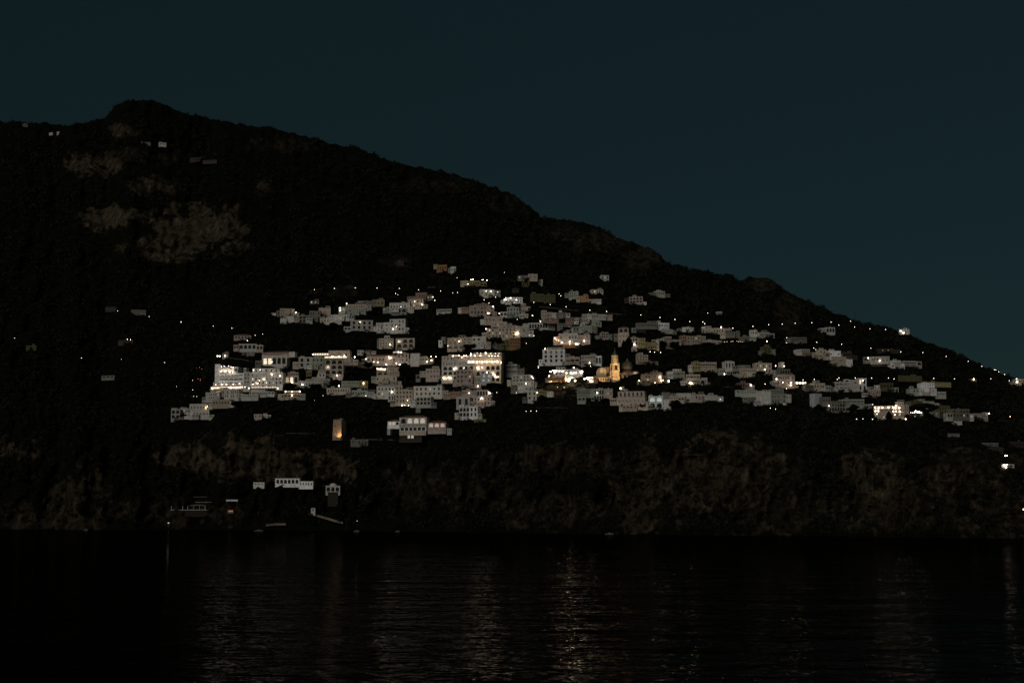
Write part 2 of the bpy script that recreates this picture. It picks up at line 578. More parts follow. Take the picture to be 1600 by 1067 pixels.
def roof_tile(mb, x0, x1, y0, y1, z):
    o = .45
    x0 -= o; x1 += o; y0 -= o; y1 += o
    ym = (y0 + y1) / 2
    k = min(ym - y0, (x1 - x0) / 2) * .98
    h = min(1.9, k * .45)
    mb.box(x0, x1, y0, y1, z + .003, z + .2, "tile", "t")
    a, b = (x0 + k, ym, z + .2 + h), (x1 - k, ym, z + .2 + h)
    c = [(x0, y0, z + .2), (x1, y0, z + .2), (x1, y1, z + .2), (x0, y1, z + .2)]
    mb.face([c[0], c[1], b, a], "tile")
    mb.face([c[2], c[3], a, b], "tile")
    mb.face([c[1], c[2], b], "tile")
    mb.face([c[3], c[0], a], "tile")

FOOT = []       # survey rectangles of everything built (u0, v0, u1, v1), kept free of scrub
def building(spec, lines):
    head, label = spec.split("|")
    reg, name, cat, col, yaw = head.split()
    blocks, lamps, strips = [], [], []
    for ln in lines:
        t = ln.split()
        if t[0] == "*":
            lamps.append(t[1:])
        elif t[0] == "~":
            strips.append(t[1:])
        else:
            blocks.append(t)
    bx = [(px(reg, float(t[0]), float(t[1])), px(reg, float(t[2]), float(t[3]))) for t in blocks]
    wr = random.Random(label + "w")
    if cat != "wall" and reg not in "PON" and not any(k in label for k in ("alone", "faint", "tiny", "lone", "hut", "skyline", "high ")) and max(b[1][1] for b in bx) < 690 and len(blocks) < 5:
        i0 = min(range(len(bx)), key=lambda i: bx[i][0][0])
        i1 = max(range(len(bx)), key=lambda i: bx[i][1][0])
        for i, sg in ((i0, -1), (i1, 1)):
            (a0, b0), (a1, b1) = bx[i]
            if a1 - a0 > 11 and wr.random() < .8:
                w_, h_ = wr.uniform(5, 11), min(wr.uniform(4, 8), (b1 - b0) * .85)
                base = b1 + wr.uniform(-1.5, 1.5)
                e = a0 if sg < 0 else a1
                n_ = wr.choice((1, 2, 2, 3))
                blocks.append(["0"] * 4 + ["1", str(n_), wr.choice("wwsa"), "c=" + wr.choice((col, "d", "n", "g", "b")), "f=%.1f" % wr.uniform(-.5, 2)])
                bx.append(((e - (w_ if sg < 0 else .5), base - h_), (e + (.5 if sg < 0 else w_), base)))
        for i in range(len(blocks)):
            (a0, b0), (a1, b1) = bx[i]
            if a1 - a0 > 15 and blocks[i][6] in "wsb" and "t" not in blocks[i][7:] and wr.random() < .38:
                w_ = (a1 - a0) * wr.uniform(.25, .5)
                e = wr.uniform(a0, a1 - w_)
                blocks.append(["0"] * 4 + ["1", str(max(1, int(w_ / 4))), wr.choice("wsa"), "c=" + wr.choice((col, col, "d", "g")), "f=%.1f" % -wr.uniform(1.5, 3.0), "d=5"])
                bx.append(((e, b0 - wr.uniform(3.0, 4.6)), (e + w_, b0 + .5)))
    vb = max(b[1][1] for b in bx)
    ua, ub = min(b[0][0] for b in bx), max(b[1][0] for b in bx)
    uc = (ua + ub) / 2
    ds = [float(depth(a, vb)) for a in np.linspace(ua, ub, 7)]
    D = sum(ds) / 7 - .35 * (max(ds) - min(ds)) - 1.0
    rdx, rdz = ray(uc, vb)
    loc = Vector((float(rdx) * D, D, CAM.z + float(rdz) * D))
    s = D / F
    wd = max((ub - ua) * s, 25.0)
    slope = (float(depth(uc + wd / s / 2, vb)) - float(depth(uc - wd / s / 2, vb))) / wd
    yaw = float(yaw) + max(-16.0, min(16.0, math.degrees(math.atan(slope)) * .6))
    rnd = random.Random(label)
    root = empty(name, loc, math.radians(float(yaw)))
    tag(root, label.strip(), cat.replace("_", " "))
    for b in bx:
        FOOT.append((b[0][0] - 1, b[0][1] - 1, b[1][0] + 1, b[1][1] - .5))
    for i, t in enumerate(blocks):
        (u0, v0), (u1, v1) = bx[i]
        x0, x1 = (u0 - uc) * s, (u1 - uc) * s
        z0, z1 = (vb - v1) * s, (vb - v0) * s
        rows, cols, kind = int(t[4]), int(t[5]), t[6]
        opt = dict(o.split("=") if "=" in o else (o, "1") for o in t[7:])
        m = "plaster_" + opt.get("c", col)
        y0 = .2 * i - float(opt.get("f", 0))
        dep = float(opt.get("d", min(10.0, 5.5 + .25 * (x1 - x0))))
        y1 = y0 + dep
        W, Hh = x1 - x0, z1 - z0
        tile = "t" in opt
        zt = z1 - (.5 if not tile else 1.2 if Hh > 4 else .6)
        zt = max(zt, z0 + Hh * .6)
        holes, wins = [], []
        lit = {int(a) for a in opt["L"].split(",")} if "L" in opt else set()
        dim = {int(a) for a in opt["M"].split(",")} if "M" in opt else set()
        lk = opt.get("k", "w")
        if rows and cols:
            cw, ch = W * .94 / cols, (zt - z0) / rows
            for r in range(rows):
                for c in range(cols):
                    n = r * cols + c
                    jx = rnd.uniform(-.06, .06) * cw if kind == "w" else 0
                    cx = x0 + W * .03 + cw * (c + .5) + jx
                    if kind == "w":
                        w, h = min(cw * .42, 1.9), min(ch * .56, 2.5)
                        w *= rnd.uniform(.8, 1.05); h *= rnd.uniform(.85, 1.05)
                    elif kind == "l":
                        w, h = cw * .42, ch * .68
                    elif kind == "a":
                        w, h = cw * .72, ch * .74
                    elif kind == "s":
                        w, h = min(cw * .4, 1.4), min(ch * .42, 1.4)
                    else:
                        w, h = cw * .84, ch * .5
                    zz = zt - ch * (r + .5) - h * .5
                    zz = max(zz, z0 + .02)
                    if kind in "ws" and "B" not in opt and n not in lit and n not in dim and rnd.random() < .12:
                        continue
                    if kind in "ws" and n not in lit and n not in dim and rnd.random() < .03:
                        dim.add(n)
                    light = "lit_" + lk if n in lit else "dim_" + lk if n in dim else None
                    holes.append((cx, zz, w, h, kind == "a"))
                    wins.append((cx, zz, w, h, light, ch, cw))
        mb = MB()
        facade(mb, x0, x1, z0 - 3.0, zt, y0, m, [h for h in holes], d=.35)
        mb.box(x0, x1, y0, y1, z0 - 3.0, zt, m, "fb")
        wall = mb.build("wall", root)
        rf = MB()
        if tile:
            roof_tile(rf, x0, x1, y0, y1, zt)
            rf.build("roof", root)
        elif "o" in opt:
            R = min(W, dep) * .42
            rf.lathe((x0 + x1) / 2, (y0 + y1) / 2, [(zt, R), (zt + R * .35, R * .92), (zt + R * .62, R * .7), (zt + R * .78, R * .4), (zt + R * .84, .02)], m, 16)
            roof_flat(rf, x0, x1, y0, y1, zt, m)
            rf.build("roof", root)
        else:
            roof_flat(rf, x0, x1, y0, y1, zt, m)
            rf.build("roof", root)
        if W > 8 and not tile and "o" not in opt and rnd.random() < .6:
            sh = MB()
            cx = rnd.uniform(x0 + 2, x1 - 2)
            hw, hh, yy = rnd.uniform(1.2, 2.4), rnd.uniform(1.3, 2.6), y0 + rnd.uniform(1.0, 3.0)
            sh.box(cx - hw, cx + hw, yy, yy + 2.6, zt - .1, zt + hh, m)
            sh.box(cx - hw - .15, cx + hw + .15, yy - .15, yy + 2.75, zt + hh + .002, zt + hh + .18, "slab")
            sh.box(cx - .45, cx + .45, yy - .05, yy - .002, zt + .12, zt + min(hh - .2, 2.0), "dark_wood_and_shade")
            sh.build("roof_shed", root)
        if W > 7 and Hh > 4 and rnd.random() < .55:
            ch_ = MB()
            cx = rnd.uniform(x0 + 1.5, x1 - 1.5)
            yy = y0 + dep * .6
            ch_.box(cx - .35, cx + .35, yy, yy + .7, zt - .2, zt + 1.9, m)
            ch_.box(cx - .48, cx + .48, yy - .13, yy + .83, zt + 1.9, zt + 2.05, "slab")
            ch_.build("chimney", root)
        if W > 11 and Hh > 3.5 and kind in "ws" and rnd.random() < .55 and not strips:
            tr = MB()
            tw = W * rnd.uniform(.28, .55)
            ta = rnd.uniform(x0, x1 - tw)
            th = rnd.uniform(1.3, min(3.0, Hh * .45))
            td = rnd.uniform(2.0, 3.5)
            nh = max(1, int(tw / 3))
            facade(tr, ta, ta + tw, z0 - 3, z0 + th, y0 - td, m, [(ta + tw * (a + .5) / nh, z0 + .1, min(1.6, tw / nh * .6), th * .62, rnd.random() < .5) for a in range(nh) if rnd.random() < .8], d=.5)
            tr.box(ta, ta + tw, y0 - td, y0 - .003, z0 - 3, z0 + th, m, "fbk")
            tr.box(ta + .05, ta + tw - .05, y0 - td + .5, y0 - td + .6, z0 - 3, z0 + th - .05, "dark_wood_and_shade")  # dark sheet stands in for the shade inside the openings
            tr.box(ta - .1, ta + tw + .1, y0 - td - .1, y0 - td + .15, z0 + th + .002, z0 + th + .5, m)
            tr.build("terrace", root)
        for (cx, zz, w, h, light, ch, cw) in wins:
            o = link("window", window_mesh(w, h, light), root, (cx, y0 + .13, zz))
            if light and light.startswith("lit"):
                o["label"] = "lit window"
            if kind == "b" or "B" in opt:
                bb = MB()
                hw = min(cw * .46, w / 2 + .5)
                bb.box(cx - hw, cx + hw, y0 - 1.1, y0 - .002, zz - .16, zz, "slab")
                if kind == "b":
                    bb.box(cx - hw, cx + hw, y0 - 1.08, y0 - .98, zz, zz + min(.95, h * .45), m)
                else:
                    bb.box(cx - hw, cx + hw, y0 - 1.08, y0 - 1.03, zz + .85, zz + .92, "rail")
                    for q in range(5):
                        qx = cx - hw + .05 + (2 * hw - .1) * q / 4
                        bb.box(qx - .03, qx + .03, y0 - 1.07, y0 - 1.04, zz, zz + .85, "rail")
                bb.build("balcony", root)
    for t in strips:      # glowing veranda or shop opening: x0 y0 x1 y1 colour [bays]
        (u0, v0), (u1, v1) = px(reg, float(t[0]), float(t[1])), px(reg, float(t[2]), float(t[3]))
        x0, x1, z0, z1 = (u0 - uc) * s, (u1 - uc) * s, (vb - v1) * s, (vb - v0) * s
        n = int(t[5]) if len(t) > 5 else max(2, int((x1 - x0) / 3))
        kk = t[4]
        mb = MB()
        y = -.5
        for q in range(n):
            a = x0 + (x1 - x0) * q / n
            b = x0 + (x1 - x0) * (q + 1) / n
            mb.box(a + .25, b - .25, y + .1, y + .2, z0 + .1, z1 - .15, ("lit_" if kk != "m" else "dim_") + (kk if kk != "m" else "w"))
            mb.box(a - .12, a + .12, y, y + .3, z0, z1, "frame")
        mb.box(x1 - .12, x1 + .12, y, y + .3, z0, z1, "frame")
        mb.box(x0 - .4, x1 + .4, y - 1.4, y + .35, z1 + .002, z1 + .16, "slab")
        mb.box(x0 - .3, x1 + .3, y - 1.3, y - 1.22, z0 - .1, z0 + .8, "rail")
        mb.box(x0 - .3, x1 + .3, y - 1.3, y + .4, z0 - .3, z0 - .1, "slab")
        o = mb.build("veranda", root)
        o["label"] = "brightly lit glazed veranda"
    for t in lamps:       # x y [colour] [radius m]
        u, v = px(reg, float(t[0]), float(t[1]))
        k = t[2] if len(t) > 2 else "c"
        r = (float(t[3]) if len(t) > 3 else .32) * .85
        link("wall_lamp", bulb_mesh(r, k), root, ((u - uc) * s, -.9 if not strips else -2.1, (vb - v) * s))
    return root

TOWN = """
A house house p 6|brownish pink house with an overhanging dark eave, high on its own above the hotel cliff
 660 140 830 190 1 5 w t
 * 795 203 w .45
A house house g 4|pale house with four big dark arches over a darker storey, above the veranda villa
 705 232 885 288 1 4 a
 735 282 880 332 1 5 w c=d f=-1
A villa villa g -8|long pale villa with a dark veranda under its roof and two lit arches
 925 345 1190 445 1 5 a L=0,1 k=w
 925 312 1215 345 1 8 b c=b t
 860 395 925 450 1 2 w c=d f=2
 * 967 412 c .25
 * 1033 410 c .25
Z hotel hotel g 2|tall white clifftop hotel with stacked dark balconies and a glowing top floor
 190 640 985 700 0 0 n c=b
 300 350 945 640 3 5 b c=w
 330 200 790 350 1 5 b c=w L=0,1,2,3 k=w
 190 122 325 640 0 0 n c=w d=9
 160 560 300 660 1 1 s c=g f=1
 930 330 1095 700 4 2 w c=g
 925 230 1000 330 1 1 s c=g
 ~ 100 668 980 735 w 11
 * 250 620 p .3
 * 520 620 p .35
 * 700 620 p .35
 * 860 610 p .35
 * 1010 690 p .35
 * 165 715 w .55
 * 425 700 c .6
 * 610 690 c .5
 * 650 700 c .55
 * 775 705 p .5
 * 830 690 p .3
 * 880 690 p .35
 * 940 690 p .3
 * 290 700 r .4
 * 405 610 c .45
 * 370 300 w .6
 * 480 300 w .6
 * 600 320 w .6
 * 680 330 w .45
 * 385 185 p .3
 * 460 180 p .3
 * 570 180 p .3
 * 640 205 p .3
 * 690 215 p .3
A hotel hotel g 0|broad white hotel block with scattered lit windows and an orange glow along its foot
 815 515 1145 672 4 9 w c=w L=9,12,19,22,31 M=3,7,24
 840 470 1110 515 1 5 w c=g
 ~ 830 655 1090 672 w 9
 * 852 490 c .4
 * 922 490 c .35
 * 1037 532 y .6
 * 1120 547 y .6
 * 962 580 w .5
 * 915 590 w .35
 * 850 628 w .35
 * 897 622 w .45
 * 1100 672 w .4
 * 1160 650 p .35
 * 1043 535 w .3
B house house p 2|pinkish house with a stepped pediment and one dark arch, beside the orange-footed hotel
 155 920 290 1000 1 3 a L=1 M=0
 180 888 285 920 1 4 w f=-1
 ~ 30 1043 150 1054 w 5
 * 232 992 w .4
 * 335 1010 c .5
Z house house b 2|grey beige terraced houses directly beneath the glowing terrace of the clifftop hotel
 100 740 480 850 1 6 w c=b
 480 745 860 950 2 7 w c=g f=2
 20 810 380 980 2 6 s c=g f=4
 * 320 813 c .4
Z house house b -3|long low grey row with a dark slot of awning under the broad hotel
 1080 780 1524 860 1 8 b c=g
 880 860 1300 940 1 8 w c=g f=3
 * 1268 892 w .25
 * 1045 705 w .5
A house house b 3|brown house with four dark doorways below the terraced houses of the hotel cliff
 440 778 632 838 1 6 w c=b
A house house n 8|pale green house with two yellow lamps at its side, on the stair of the cliff
 222 822 420 948 2 6 s c=g
 * 385 860 y .45
 * 403 847 y .35
A house house g 10|small grey house with a few tiny openings between the two-arched house and the yellow lamps
 132 862 215 915 1 3 s c=g
A house house w 10|small white house with two dark arches at the seaward tip of the town
 45 872 132 970 2 2 a c=g
A house house r 0|low reddish and white house alone in the dark wood below the hotels
 855 922 935 955 1 2 w c=p
 930 930 1022 950 1 3 w c=g f=-1
A pavilion pavilion r 0|tiny dome-roofed hut with a single lamp above the clifftop hotel
 545 322 612 358 1 2 w c=d o
 * 577 352 c .5
 * 497 352 c .6
 * 521 354 c .6
C restaurant restaurant b 0|small orange-lit terrace bar in the dark trees right of the orange-footed hotel
 20 465 190 520 1 5 b c=b
 ~ 30 445 188 460 y 6
 * 40 450 c .4
 * 105 450 w .4
 * 180 450 c .5
 * 105 488 w .55
B house house b 4|beige six-windowed house with a corner lamp at the left end of the terraces
 108 264 250 330 2 6 w c=b
 * 265 300 w .45
B chapel chapel g 0|small white gable-ended chapel just below the corner-lamp house
 174 325 245 392 1 1 s c=g t
B house house g -3|pale vaulted house with a wide dark arch on the terraces
 292 330 368 402 2 2 a c=d o
 250 350 292 385 1 2 s c=b
 * 382 368 c .35
B house house g 0|grey house of two storeys between the vaulted house and the tall plain block
 398 285 505 372 2 4 w c=d
 * 480 400 y .6
 * 310 402 c .4
 * 425 462 w .35
 * 455 455 w .25
B house house p 0|plain pink cubic house rising above its neighbours on the upper left terraces
 490 255 606 332 1 3 s c=p
 * 543 368 w .4
B house house g -5|long low pale villa with two rows of dark windows tapering to the right
 558 352 715 402 1 6 w c=g
 600 322 790 362 1 7 w c=g f=-2
 * 712 358 w .25
B house house n -3|long greenish house with a dark loggia band under the roof
 750 222 955 262 1 8 w c=b
 760 262 955 312 1 3 s c=n f=.6
 680 246 748 292 1 2 w c=n L=0 M=1
 * 697 255 c .35
 * 697 282 c .35
 * 762 213 w .35
B house house b 4|small olive house with a single square tower at the end of a low wing
 1055 174 1136 240 1 2 w c=y
 932 188 1058 225 1 6 s c=d
B house house d 0|faint little house with one window glow on the dark slope above the vaulted house
 405 185 492 215 1 4 w c=d L=0 M=2
 * 427 233 c .42
B house house g 6|white block with two rows of four windows at the left end of the joined row
 802 378 1020 470 2 4 l c=g
 * 893 396 w .4
B house house g -2|low pale link building with a line of tiny openings in the joined row
 985 445 1180 485 1 9 s c=g
 1050 402 1175 445 1 3 s c=g
E house house g -4|white four-windowed block with rooftop openings at the right end of the joined row
 50 604 210 722 3 4 w c=g M=9
 -10 635 50 722 2 1 s c=g
 * 85 702 c .45
 * 120 676 c .2
B house house g 0|pale house with two narrow end towers behind the long pink hall
 1080 555 1222 652 3 5 s c=b
 1060 560 1082 640 3 1 s c=d
 * 1190 617 w .45
E house house y 3|yellowish house with toothed parapet and three dark arched windows
 108 790 298 885 2 3 a c=b M=0 B
 * 142 822 w .22
C house house g 3|pale house with two columns of dark windows at the left of the green house
 165 112 292 215 2 2 l c=g
C house house n 0|green-plastered house squeezed between the pale house and the arcaded hotel
 292 112 412 212 2 3 w c=n
 * 305 87 w .5
C hotel hotel b -4|hotel faced with three tiers of arches under a brightly lit roof terrace
 415 130 605 285 3 3 a c=b M=3
 500 288 600 318 1 3 a c=b
 455 45 668 130 1 3 w c=b
 600 130 710 165 1 3 s c=p
 ~ 312 72 458 98 w 6
 ~ 415 103 640 128 w 5
 * 500 105 c .7
 * 562 105 c .5
 * 618 100 w .5
 * 548 293 c .6
 * 455 207 w .2
 * 720 113 c .6
C house house b -4|low beige wing with a pergola top joined to the arcaded hotel
 605 165 840 200 1 8 w c=b
 * 700 190 c .3
 * 730 188 c .3
 * 838 187 w .5
C house house p 0|long rosy hall with tiled roof and a star-bright lamp on its wall
 825 88 1130 172 1 8 w c=p t
 1130 75 1252 165 2 3 w c=p
 ~ 1095 60 1185 75 w 3
 * 1068 125 w .95
 * 1055 115 w .6
 * 1150 65 c .5
 * 1177 70 c .6
 * 825 130 c .5
 * 945 163 w .4
 * 905 160 w .35
 * 1030 185 c .5
 * 1130 175 c .4
 * 1165 190 c .6
 * 1218 180 c .4
C house house b 0|small pale house with a pitched roof tucked behind the left end of the rosy hall
 800 42 890 85 1 3 w c=b t
D house house g 0|blank pale block with no windows beside the rosy hall
 246 70 338 172 0 0 n c=g
 338 106 425 155 1 3 s c=b
 * 420 155 c .5
 * 465 145 w .65
 * 463 108 w .5
 * 510 112 w .35
C restaurant restaurant b 3|bright terrace restaurant below the rosy hall, with a dark arch beneath
 930 255 1055 290 1 2 a c=b
 1030 210 1160 290 2 5 s c=b
 ~ 932 220 1026 247 w 4
 * 975 228 w .8
 * 940 225 w .5
 * 1010 235 w .6
C house house b -2|beige terraced flats with open galleries, under the bright terrace restaurant
 915 302 1130 345 1 6 w c=b
 945 345 1132 390 1 4 s c=b f=1
C house house d 0|small dim house on the slope left of the white two-box house
 240 245 295 300 1 2 w c=y
C house house g 3|white two-box house with dark window holes, one box raised
 300 310 432 365 1 5 w c=g
 358 262 430 312 1 2 w c=g
C house house g 3|low grey row with one strong lamp below the white two-box house
 160 345 410 400 1 8 s c=g
 * 205 383 c .6
Q house house d 0|long low dim building with four pale shuttered bays
 800 180 1235 275 1 9 w c=b
 * 1025 147 c .6
Q house house n 0|greenish white gallery wall above the shuttered-bay building
 1065 60 1380 120 1 7 s c=n
 1060 140 1220 172 0 0 n c=n f=1
 1385 60 1540 150 1 3 w c=y L=1
 * 1465 95 w .5
Q house house n -2|green house with a glowing strip of basement openings
 1250 225 1545 320 1 6 w c=n
 ~ 1255 318 1530 338 m 6
 * 1510 325 c .2
C house house d 0|small dim house with a pale frame beside the green strip-lit house
 855 432 918 498 2 2 w c=d
C house house g 2|pale house with a lamp by its door, above the small two-window house
 930 397 1115 495 2 5 w c=g
 1115 385 1185 450 1 2 w c=b
 * 1082 455 c .5
C house house w 0|small white house with two tall windows side by side
 1042 480 1105 540 1 2 l c=w
D house house b -3|beige house with a lattice of balconies and a low row of lamps below
 100 425 282 550 3 5 w c=b
 * 232 525 w .3
 * 172 577 c .5
 * 205 575 c .2
 * 243 578 c .25
H watchtower tower s -26|square stone watchtower lit orange on one face by a lamp at its foot
 0 0 1 1 0 0 n
C house house d 0|low grey cottage on the ground below the stone watchtower
 675 922 850 962 1 5 w c=d
c villa villa w 3|seaside villa with big glazed arches in three wings over a brick basement
 400 400 945 540 1 6 a c=g
 400 245 945 402 1 4 a c=g t M=1,2,3 k=c f=.2
 160 315 400 420 1 3 a c=w M=0,1 k=c t
 150 420 210 540 0 0 n c=n
 965 350 1325 475 1 3 a c=p M=0,1,2 k=p t
 965 475 1325 530 1 6 w c=p
 1345 490 1440 555 1 2 w c=g
 415 560 860 690 1 6 a c=q f=3 M=2,3 k=c
 415 538 945 556 0 0 n c=b f=3.4 d=4
 * 490 650 c .55
D hotel hotel b 0|grand hotel with golden round lamps along its top gallery and rows of arches
 540 185 875 330 3 6 a c=g L=2,12,13 
 875 185 1135 355 3 5 a c=b L=0,8 M=1 k=w
 540 135 800 185 1 9 w c=g
 540 92 840 132 1 8 s c=b
 800 128 1135 185 1 6 a c=b L=0 M=1,2,3,4,5 k=w
 840 70 1140 118 1 8 b c=b M=0,1,2,3,4,5 k=y
 ~ 800 140 875 178 c 2
 ~ 650 85 722 103 w 4
 * 900 158 y .85
 * 950 158 y .85
 * 1000 158 y .9
 * 1052 158 y .85
 * 1103 158 y .85
 * 925 158 w .35
 * 975 158 w .35
 * 1027 158 w .35
 * 1078 158 w .35
 * 1140 170 w .6
 * 838 90 p .6
 * 838 75 c .35
 * 988 75 c .7
 * 900 72 c .2
 * 940 74 c .2
 * 1040 80 c .2
 * 1085 82 c .2
 * 1120 82 c .2
 * 880 98 w .5
 * 935 98 w .5
 * 1020 104 w .35
 * 1050 105 w .35
 * 1080 105 w .35
 * 1110 105 w .35
 * 795 96 p .45
 * 770 96 p .4
 * 722 92 w .45
 * 660 95 w .45
 * 750 112 w .35
 * 670 220 c .5
 * 907 213 c .5
 * 953 213 w .4
 * 1002 260 c .55
 * 565 305 w .5
 * 617 305 w .55
 * 773 215 c .3
 * 1080 290 w .5
 * 1080 305 w .4
 * 1095 310 w .35
 * 1112 310 w .35
D house house p 0|brown annex with a dark loggia in front of the grand hotel
 705 235 870 365 3 4 w c=p f=6
 * 742 352 c .5
 * 720 350 c .5
 * 770 348 c .3
D house house g 0|grey annex with four big pale square windows before the grand hotel
 937 272 1045 358 2 2 w c=c M=0,1,2,3 k=c f=6
 875 310 935 360 1 2 s c=n f=6
D house house b 0|low brown house with a small lamp under the annexes of the grand hotel
 800 370 935 400 1 6 s c=p
 * 905 390 c .5
D house house p 5|rosy terrace house stepping up to the left flank of the grand hotel
 400 220 540 320 2 4 s c=p
 340 245 402 275 1 2 s c=g
 300 275 345 320 1 1 a c=d
D house house g -6|grey house with flat roofs touching the right flank of the grand hotel
 1165 178 1280 275 2 4 b c=g
 1280 222 1355 275 1 2 s c=d
D house house g -6|white house with a pair of dark windows below the flat-roofed grey house
 1220 282 1415 350 2 5 w c=g
 * 1432 302 c .4
 * 1445 320 c .3
D house house g -4|stepped white house with a row of glowing openings at its foot
 1278 345 1450 425 2 6 w c=g M=6,7,8,9,10
 * 1370 367 c .4
 * 1410 412 w .5
D house house g 4|big white house with a tree spread across its facade
 278 387 560 485 2 6 w c=g M=3
 560 432 625 485 1 2 w c=b
D house house g 0|ragged pale house with dark arches hanging below the tree-fronted house
 300 490 455 570 2 4 a c=g
 300 570 350 615 1 1 w c=d
D house house p 3|low rosy house with small windows and a lamp at its right end
 748 430 850 470 1 5 s c=p M=3
 630 440 748 480 1 4 s c=r f=1
 * 822 457 w .4
D house house p 0|rosy house with five arches and a bright lamp at its corner
 860 425 1005 485 1 5 a c=p
 * 1015 455 c .8
D house house g 0|pale house with a bright doorway lamp, under the five-arched rosy house
 855 490 1028 570 2 5 w c=p
 * 940 508 w .75
D house house g 3|white house with two tall arched windows above the cubic white house
 692 492 828 585 1 2 l c=g
D house house w -6|cubic white house with dark paired windows standing lowest in the centre
 822 585 908 688 2 2 l c=w
 712 585 825 685 2 3 a c=w
D wall wall y 0|short yellowish garden wall right below the cubic white house
 865 706 985 726 0 0 n c=y d=1
G house house g 3|small white house with an ochre pergola wing, left of the palace-like block
 22 535 125 635 2 2 w c=g
 125 535 240 565 1 4 b c=y
 * 132 557 w .35
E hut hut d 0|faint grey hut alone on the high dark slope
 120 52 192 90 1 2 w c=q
E house house o 2|orange house high on the slope beside a small white house
 505 84 608 140 1 4 w c=o
 472 76 510 100 1 1 s c=y
E house house w 0|small white house just right of the orange house, alone high up
 638 102 692 155 1 2 w c=g
 612 112 640 140 1 1 s c=d
E house house y 0|small ochre house with lamps above its roof, over the dark terraces
 800 238 925 280 1 5 w c=y
 * 835 228 w .4
 * 855 225 c .45
 * 945 230 c .3
 * 953 229 c .3
 * 991 232 c .4
 * 807 270 w .32
E house house y 0|olive house with a pink upper block on the high slope
 1325 215 1400 290 2 2 w c=v
 1385 170 1478 218 1 2 s c=p
 1285 185 1385 215 1 3 s c=d
E house house w -6|small white annex at the foot of the olive and pink house
 1480 225 1527 272 1 1 s c=g
E house house w 3|trapezoid white house with three bright windows
 925 322 1062 385 1 5 w c=g M=1
 * 980 337 c .3
 * 1028 340 c .4
E house house d 0|faint striped house among trees above the bright white villa
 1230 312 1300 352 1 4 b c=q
E house house w -3|bright white villa with a glaring lamp at its left end
 1165 398 1335 450 2 6 w c=w
 * 1160 418 c .75
 * 1188 436 c .4
 * 1215 405 c .4
 * 1272 422 c .35
E house house b -6|stepped beige house trailing off below the bright white villa
 1312 455 1362 505 1 2 w c=b
 1350 485 1408 518 1 2 s c=p
F house house v 0|long olive house with many dim windows under the high road
 60 258 200 320 1 6 w c=v
 200 268 322 345 2 5 w c=v
E house house p 3|dim rosy house with a balcony rail above the lamp-cornered house
 300 352 415 412 1 4 w c=r
 215 385 300 405 1 3 s c=d
E house house b 0|beige house with a glaring lamp at its lower right corner
 230 415 382 492 2 4 w c=b
 * 295 437 w .3
 * 372 470 y .75
E house house w 3|white house with a row of dark arches left of the beige corner-lamp house
 50 447 250 520 1 7 w c=g
 60 500 225 548 1 3 a c=n f=1
 * 165 490 c .22
E wall wall g 0|thin whitewashed terrace wall in the dark gap between the upper houses
 500 510 655 538 1 7 a c=g d=2
E house house p 4|large rosy house with nine dark windows and a lamp at its lower corner
 820 476 1062 560 2 7 w c=p
 742 490 820 528 1 4 s c=r
 1062 535 1088 572 1 1 s c=b
 * 1005 552 w .75
 * 1052 485 c .45
E house house p 0|brown-pink house with a small tower between the large rosy and large beige houses
 965 578 1140 640 1 5 s c=p
 1030 632 1185 680 1 6 s c=b f=1
E hotel hotel b 2|large beige hotel with square windows along its top and a glowing lower corner
 985 690 1310 785 3 9 w c=b L=0
 1110 670 1300 692 1 6 s c=b f=-.5
 1298 676 1395 752 1 3 w c=g
 * 978 698 w .5
 * 1285 745 w 1.0
 * 1270 750 y .6
E house house o 3|orange-brown block of stacked balconies under the glowing corner of the beige hotel
 1205 785 1312 890 3 4 b c=o
 1080 810 1205 880 2 4 w c=v
E house house n 0|pale green house with irregular windows, second row below the bright white villa
 1180 490 1300 575 2 4 w c=n
 * 1107 552 c .3
R house house w 0|tiny white house in front of the pale green irregular house
 125 232 290 300 1 3 s c=g
 * 375 268 w .3
R house house p 6|pink gabled house with a blank side on the mid terraces
 530 168 620 300 2 2 s c=p
 620 200 730 312 1 2 s c=b
R house house g 0|flat pale low house just right of the pink gabled house
 790 208 980 272 1 5 s c=d
R house house r 0|dim brown terrace of houses with greenery in the middle of the slope
 960 300 1110 380 1 4 w c=r
 800 400 1080 490 2 8 w c=d
 620 315 830 350 1 6 s c=r
R house house w 0|ragged white house with a line of five dark arches
 290 390 650 500 1 7 a c=g
 * 510 368 c .4
R house house w 0|small blank white house on the right of the dim brown terrace
 1070 480 1200 560 1 2 s c=g
R house house n 4|tall pale green house with three narrow dark slits and an open doorway light
 1250 235 1405 400 2 5 w c=n
 1110 290 1250 380 1 3 s c=d
 * 1395 330 w .5
F house house g -3|pale house with a string of dark windows across the top beside the slit-windowed house
 690 472 850 510 1 8 w c=g
 700 535 800 605 1 3 w c=n
F house house g 0|grey green stepped house below the slit-windowed house
 560 592 700 645 2 6 w c=n
 690 600 760 655 1 3 s c=d
F house house p -3|pinkish house with arched gallery left of the square look-out tower
 795 660 872 722 2 3 a c=p
F restaurant restaurant w 3|long white restaurant building with an ember-red terrace glowing beneath
 355 670 555 750 1 6 w c=g
 555 690 685 795 2 6 w c=p
 395 745 560 795 1 6 a c=o M=0,1,2,3,4,5 k=r
 290 700 395 760 1 4 w c=p M=0,1,2,3 k=r
 ~ 510 775 580 792 w 3
 * 316 720 w .7
 * 330 738 r .4
 * 352 745 r .4
 * 387 768 w .6
 * 472 758 w .6
 * 540 785 w .8
 * 555 790 w .5
 * 625 757 w .6
 * 472 785 w .3
G palazzo apartment_building w 3|stately pale apartment block with three rows of tall dark windows
 182 105 420 245 3 4 l c=w
